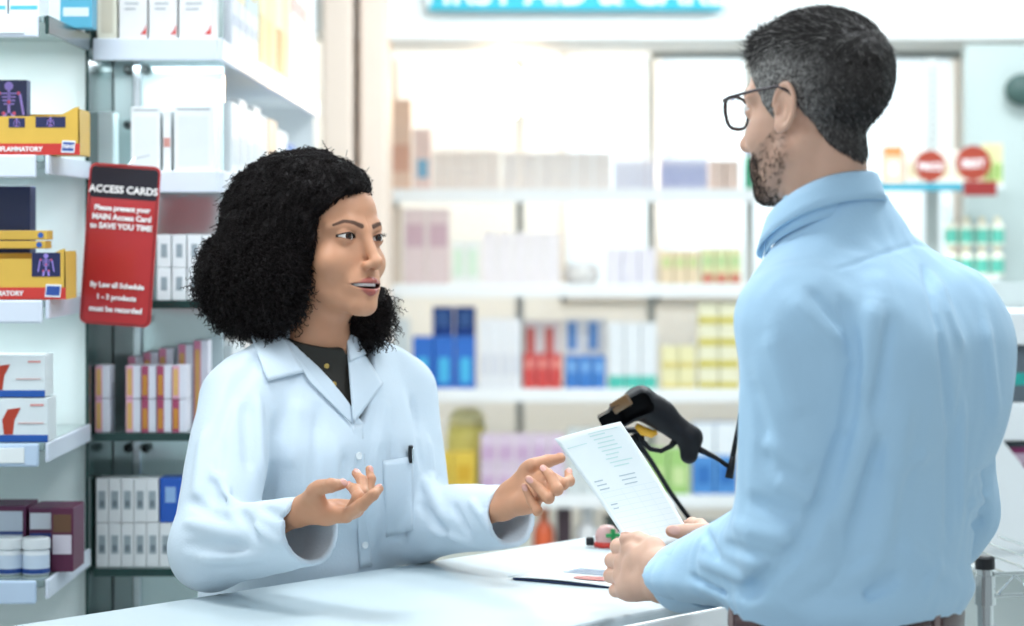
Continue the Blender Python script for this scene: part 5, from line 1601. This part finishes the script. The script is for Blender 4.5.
for s in (-1, 1):
    pts = [(s*.060, -.0875, .012), (s*.0665, -.083, .0125), (s*.0725, -.07, .0145), (s*.0765, -.03, .0175), (s*.0785, .006, .0185), (s*.0785, .022, .010), (s*.0745, .032, -.008)]
    MB().tube([MHM @ Vector(p) for p in pts], [.0023, .0023, .0021, .0019, .0019, .0019, .0018], 8).build('temple', GM, gl, M=GLI, smooth=True)
    lens = MB()
    P = rim(s)
    c = sum(P, Vector())/len(P)
    k = MHM.to_3x3() @ Vector((0, .0008, 0))
    vs1 = [lens.bm.verts.new(c + (p - c)*.98 - k) for p in P]; vs2 = [lens.bm.verts.new(c + (p - c)*.98 + k) for p in P]
    lens.bm.faces.new(vs1); lens.bm.faces.new(list(reversed(vs2)))
    for i in range(len(P)): lens.bm.faces.new((vs1[i], vs2[i], vs2[(i+1) % len(P)], vs1[(i+1) % len(P)]))
    lens.build('lens', mat('clear lens', '#ffffff', .01, trans=1.0, ior=1.45), gl, M=GLI)
# ================================================================== things on and over the counter
def on_counter(x, y, z=CT):
    Y = FPX*(CAMH - z)/(y - HY)
    return at(x, y, Y)
# the sheet both of his hands hold
C4 = [np.array(at(554.6, 438.8, 3.40)), np.array(at(620.5, 421.5, 3.30)), np.array(at(694, 541, 3.205)), np.array(at(633.5, 553, 3.235))]   # TL TR BR BL
def pgrid(u, v):
    a, b, c, d = C4
    p = (a*(1-u) + b*u)*(1-v) + (d*(1-u) + c*u)*v
    n = np.cross(b - a, d - a); n /= np.linalg.norm(n)
    if n[1] > 0: n = -n
    return p + n*(.006*math.sin(PI*u)*(1-v)*.6 - .004*math.sin(PI*v)), n
pc = np.mean(C4, 0)
ps = empty('paper_sheet', tuple(pc), 0, 'white printed sheet held tilted in the man\'s two hands', 'paper')
G = [[pgrid(j/15, i/23)[0] - pc for j in range(16)] for i in range(24)]
sheet('page', G, .0004, mat('printer paper', '#eef3f3', .6), ps)
def strip(mb, u0, u1, v0, v1, n=5):
    top, bot = [], []
    for i in range(n+1):
        u = u0 + (u1-u0)*i/n
        for lst, v in ((top, v0), (bot, v1)):
            p, nn = pgrid(u, v); lst.append(mb.bm.verts.new(Vector(p + nn*.0006 - pc)))
    for i in range(n): mb.bm.faces.new((top[i], top[i+1], bot[i+1], bot[i]))
m = MB()
rr = random.Random(3)
for k in range(9): strip(m, .50 + .02*(k % 3), .50 + .02*(k % 3) + rr.uniform(.18, .36), .055+k*.033, .064+k*.033)
strip(m, .08, .40, .10, .106); strip(m, .50, .92, .035, .040)
m.build('teal_print', mat('pale teal print', '#cfe6e3', .6), ps)
m = MB()
for k in range(3): strip(m, .12, .12 + rr.uniform(.12, .2), .40+k*.035, .409+k*.035); strip(m, .52, .52 + rr.uniform(.12, .24), .40+k*.035, .408+k*.035)
strip(m, .13, .24, .60, .610); strip(m, .13, .22, .635, .643)
m.build('grey_print', mat('grey print', '#b9c6cd', .6), ps)
m = MB()
for k in range(11): strip(m, .10, .95, .50+k*.043, .5025+k*.043)
for u in (.10, .42, .60, .78, .95): strip(m, u, u+.004, .50, .935, 2)
m.build('table_rules', mat('faint table rules', '#dce7e8', .6), ps)

# folder with a printed page on the counter
A2 = on_counter(511, 580.5); dx_ = Vector((.855, -.523, 0)).normalized(); ang = math.atan2(dx_.y, dx_.x)
fo = empty('document_folder', A2, ang, 'dark blue folder with a printed white page lying flat on the counter', 'folder')
MB().box((0, .004, .0005), (.27, .17, .0035), .001).build('cover', mat('navy folder', '#1d2b52', .4), fo)
sheet('page', [[np.array((-.006 + .27*j/8, .002 + .17*i/6, .0044 + .002*math.sin(j*.7)*(i == 0))) for j in range(9)] for i in range(7)], .0008, PAPER, fo)
m = MB()
m.lathe([(0, 0), (.022, 0), (.022, .0004), (0, .0004)], 24, (.115, .045, .0060), Matrix.Diagonal((1.6, .8, 1, 1))).build('red_picture', cm('#b0524e'), fo)
m = MB()
for k in range(4): m.box((.04, .08+k*.014, .0060), (.22-.02*(k % 2), .086+k*.014, .0063))
m.lathe([(0, 0), (.020, 0), (.020, .0004), (0, .0004)], 24, (.17, .045, .0060), Matrix.Diagonal((1.5, .8, 1, 1))).build('blue_print', cm('#8aa0bb'), fo)

# little red trinket with a green cross
tp = on_counter(607, 547)
tk = empty('desk_trinket', tp, 0, 'small red based trinket with pink dome and green cross on the far counter edge', 'ornament')
MB().lathe([(0, 0), (.020, 0), (.0215, .003), (.0195, .009), (0, .009)], 24).build('base', cm('#c9352a', .3), tk, smooth=True)
MB().lathe([(.0185, .009), (.0195, .016), (.017, .027), (.010, .034), (0, .036)], 24).build('dome', cm('#d7aaa4', .2), tk, smooth=True)
g = MB(); g.box((-.012, -.022, .018), (.012, -.0175, .024), .001); g.box((-.0035, -.022, .012), (.0035, -.0175, .031), .001)
g.build('green_cross', cm('#2c9a55', .4), tk, M=Matrix.Rotation(R(18), 4, 'Z') @ Matrix.Translation((.003, 0, 0)))
MB().box((-.034, -.004, .002), (-.0205, .006, .016), .003).build('side_tab', BLACKP, tk)

# barcode scanner on its stand
YS_ = 3.78
S = lambda x, y, dy=0: np.array(at(x, y, YS_ + dy))
SCB = mat('scanner black', '#101116', .5, spec=.25, noise=.1, nscale=60, bump=.1, bscale=900)
so = Vector(S(650, 430))
sc = empty('barcode_scanner', so, 0, 'black handheld barcode scanner with yellow trigger resting on a stand behind the paper', 'scanner')
L_ = lambda p: p - np.array(so)
ax = nrm(S(648, 399) - S(607, 420)); yv = np.array([0, 1.0, 0]); yv = nrm(yv - ax*(ax @ yv)); zv = np.cross(ax, yv)
RM = np.stack([ax, yv, zv], 1).astype(f32)
def scn(p):
    d = rbox(p, (S(624, 412) + S(640, 403))/2, (.034, .031, .020), .012, RM)
    d = su(d, rbox(p, S(611, 419), (.018, .034, .013), .005, RM), .006)
    d = su(d, cone(p, S(640, 402), S(662, 414), .024, .021), .015)
    d = su(d, cone(p, S(655, 412), S(690, 438), .0215, .0185), .012)
    d = su(d, cone(p, S(690, 438), S(689, 455), .0185, .0140), .008)
    return d
v, q = sdf_mesh(scn, L_(S(590, 470)) + np.array(so) - .03, S(720, 380) + .06, .0022)
link('body', np_mesh('body', v - np.array(so), q), SCB, sc)
MB().tube([Vector(L_(S(*p))) for p in ((640, 428), (642, 441), (650, 449), (661, 451), (671, 446), (678, 437))], [.006, .0045, .004, .004, .0045, .007], 10).build('trigger_guard', SCB, sc, smooth=True)
MB().tube([Vector(L_(S(*p, -.004))) for p in ((636, 425), (643, 431), (652, 434), (657, 432))], [.004, .0075, .0065, .004], 10).build('trigger', mat('yellow trigger', '#e0a62c', .4), sc, smooth=True)
wn = S(621, 404, -.026)
MB().box((-.017, -.003, -.010), (.017, .003, .010), .003).build('scan_window', mat('brown glare window', '#6b5236', .08, coat=.5), sc, M=Matrix.Translation(Vector(L_(wn))) @ Matrix.Rotation(R(33), 4, Vector((0, -1, 0))) @ Matrix.Rotation(R(-12), 4, 'Z'))  # brown glare on the window is put into its base colour
cab = MB().tube([Vector(L_(S(*p))) for p in ((694, 447), (705, 452), (718, 459), (729, 467))], [.0062, .0045, .0036, .0036], 8).build('cable', SCB, sc, smooth=True)
MB().tube([Vector(L_(S(*p))) for p in ((729, 478), (731, 467), (733, 456))], [.0068, .0062, .0045], 10).build('connector', SCB, sc, smooth=True)
MB().tube([Vector(L_(S(*p))) for p in ((732, 460), (736, 440), (741, 415), (760, 405), (790, 440), (800, 520))], .0042, 8).build('cable', SCB, sc, smooth=True)
bp = Vector((.292, 3.955, CT))
st = empty('scanner_stand', bp, 0, 'black gooseneck scanner stand behind the held paper', 'stand')
MB().lathe([(0, 0), (.066, 0), (.066, .006), (.058, .012), (.012, .016), (0, .016)], 32).build('base', SCB, st, smooth=True)
pts = [Vector(p) - bp for p in (bp + Vector((0, 0, .012)), Vector(at(692, 522, 3.95)), Vector(at(670, 492, 3.90)), Vector(at(651, 461, 3.85)), Vector(at(640, 446, 3.83)), Vector(at(634, 434, 3.83)))]
MB().tube(pts, [.004]*4 + [.005, .008], 10).build('neck', SCB, st, smooth=True)
MB().box((-.018, -.018, -.004), (.018, .018, .004), .003).build('cradle', SCB, st, loc=pts[-1] + Vector((0, .002, .006)))
# ================================================================== lamps, daylight, camera
w = bpy.data.worlds.new('World'); SC.world = w; w.use_nodes = True
bg = w.node_tree.nodes['Background']
bg.inputs['Color'].default_value = (*lin('#e4f0f6'), 1); bg.inputs['Strength'].default_value = 0.50
def area(name, loc, rot, size, e, color='#ffffff', sy=None):
    l = bpy.data.lights.new(name, 'AREA'); l.energy = e; l.color = lin(color); l.size = size
    if sy: l.shape = 'RECTANGLE'; l.size_y = sy
    o = bpy.data.objects.new(name, l); COL.objects.link(o); o.location = loc; o.rotation_euler = rot
    return o
LP = mat('lamp diffuser', '#ffffff', .5, emit='#f4fbff', estr=3.0)
k = 0
for X, Y in ((-.7, 3.2), (.7, 3.2), (-.7, 5.2), (.7, 5.2), (-.2, 8.6), (1.4, 6.3), (.15, 6.5)):  # last panel is an extra, added to brighten the back shelving
    t_ = empty('ceiling_lamp', (X, Y, 2.75), 0, ('ceiling panel lamp above the pharmacist', 'ceiling panel lamp above the man', 'ceiling panel lamp over the aisle shelving', 'ceiling panel lamp over the open floor behind the counter', 'ceiling panel lamp above the back shelving', 'ceiling panel lamp above the bracket shelf', 'added ceiling panel lamp brightening the front of the back shelving')[k], 'lamp')
    MB().box((-.31, -.31, -.02), (.31, .31, -.001), .003).build('frame', CHROME, t_)
    MB().box((-.29, -.29, -.024), (.29, .29, -.018), .001).build('diffuser', LP, t_)
    a = area('panel_light', (X, Y, 2.72), (0, 0, 0), .56, (17, 16, 22, 22, 18, 22, 16)[k], '#f3faff')
    k += 1
# added warm globe and point light that imitate a lens flare glow
lp = empty('flare_globe', at(512, 92, 8.6), 0, 'added glowing warm globe imitating lens flare high at the back of the shop', 'lamp')
MB().sphere((0, 0, 0), .09, 24, 16).build('globe', mat('flare globe', '#fff4e0', .4, emit='#ffedcc', estr=18), lp, smooth=True)
MB().tube([(0, 0, .08), (0, 0, 2.75-lp.location.z)], .008, 8).build('stem', CHROME, lp)
pl_ = bpy.data.lights.new('flare_light', 'POINT'); pl_.energy = 15; pl_.color = lin('#ffcf9c'); pl_.shadow_soft_size = .09
po = bpy.data.objects.new('flare_light', pl_); COL.objects.link(po); po.location = lp.location + Vector((0, -.16, 0))
area('shelf_fill', (-.92, 3.98, S1[0]-.03), (0, 0, 0), .3, 1.3, '#eefaff', .1)  # unseen fill lights added under the shelves to brighten the back panels
area('shelf_fill', (-.92, 3.98, S1[1]-.03), (0, 0, 0), .3, .9, '#eefaff', .1)
area('shelf_fill', (-.92, 3.98, S1[2]-.03), (0, 0, 0), .3, .9, '#eefaff', .1)
area('shelf_fill', (-.62, 4.34, SHZ[0]-.03), (0, 0, 0), .18, .6, '#eefaff', .1)
# soft daylight from the shop front behind the photographer
area('shopfront_daylight', (-.9, .35, 2.3), (R(62), 0, R(-14)), 2.6, 18, '#eef6ff', 1.6)
area('back_daylight', (sx(760, 9.2), 9.3, 1.9), (R(90), 0, 0), 1.4, 8, '#eef8ff', .9)

cam = bpy.data.cameras.new('Camera'); co = bpy.data.objects.new('Camera', cam); COL.objects.link(co)
co.location = (0, 0, CAMH); co.rotation_euler = (PI/2, 0, 0)
cam.sensor_width = 36.0; cam.lens = FPX/1024*36
cam.shift_y = -(313 - HY)/1024
cam.clip_start = .05
cam.dof.use_dof = True; cam.dof.focus_distance = 3.3; cam.dof.aperture_fstop = cam.lens/23.0
SC.camera = co
SC.view_settings.view_transform = 'Standard'; SC.view_settings.look = 'None'
SC.view_settings.gamma = 1.0; SC.view_settings.use_curve_mapping = False
SC.view_settings.exposure = 0.06
SC.cycles.use_denoising = True
SC.cycles.max_bounces = 10
SC.cycles.sample_clamp_indirect = 6.0
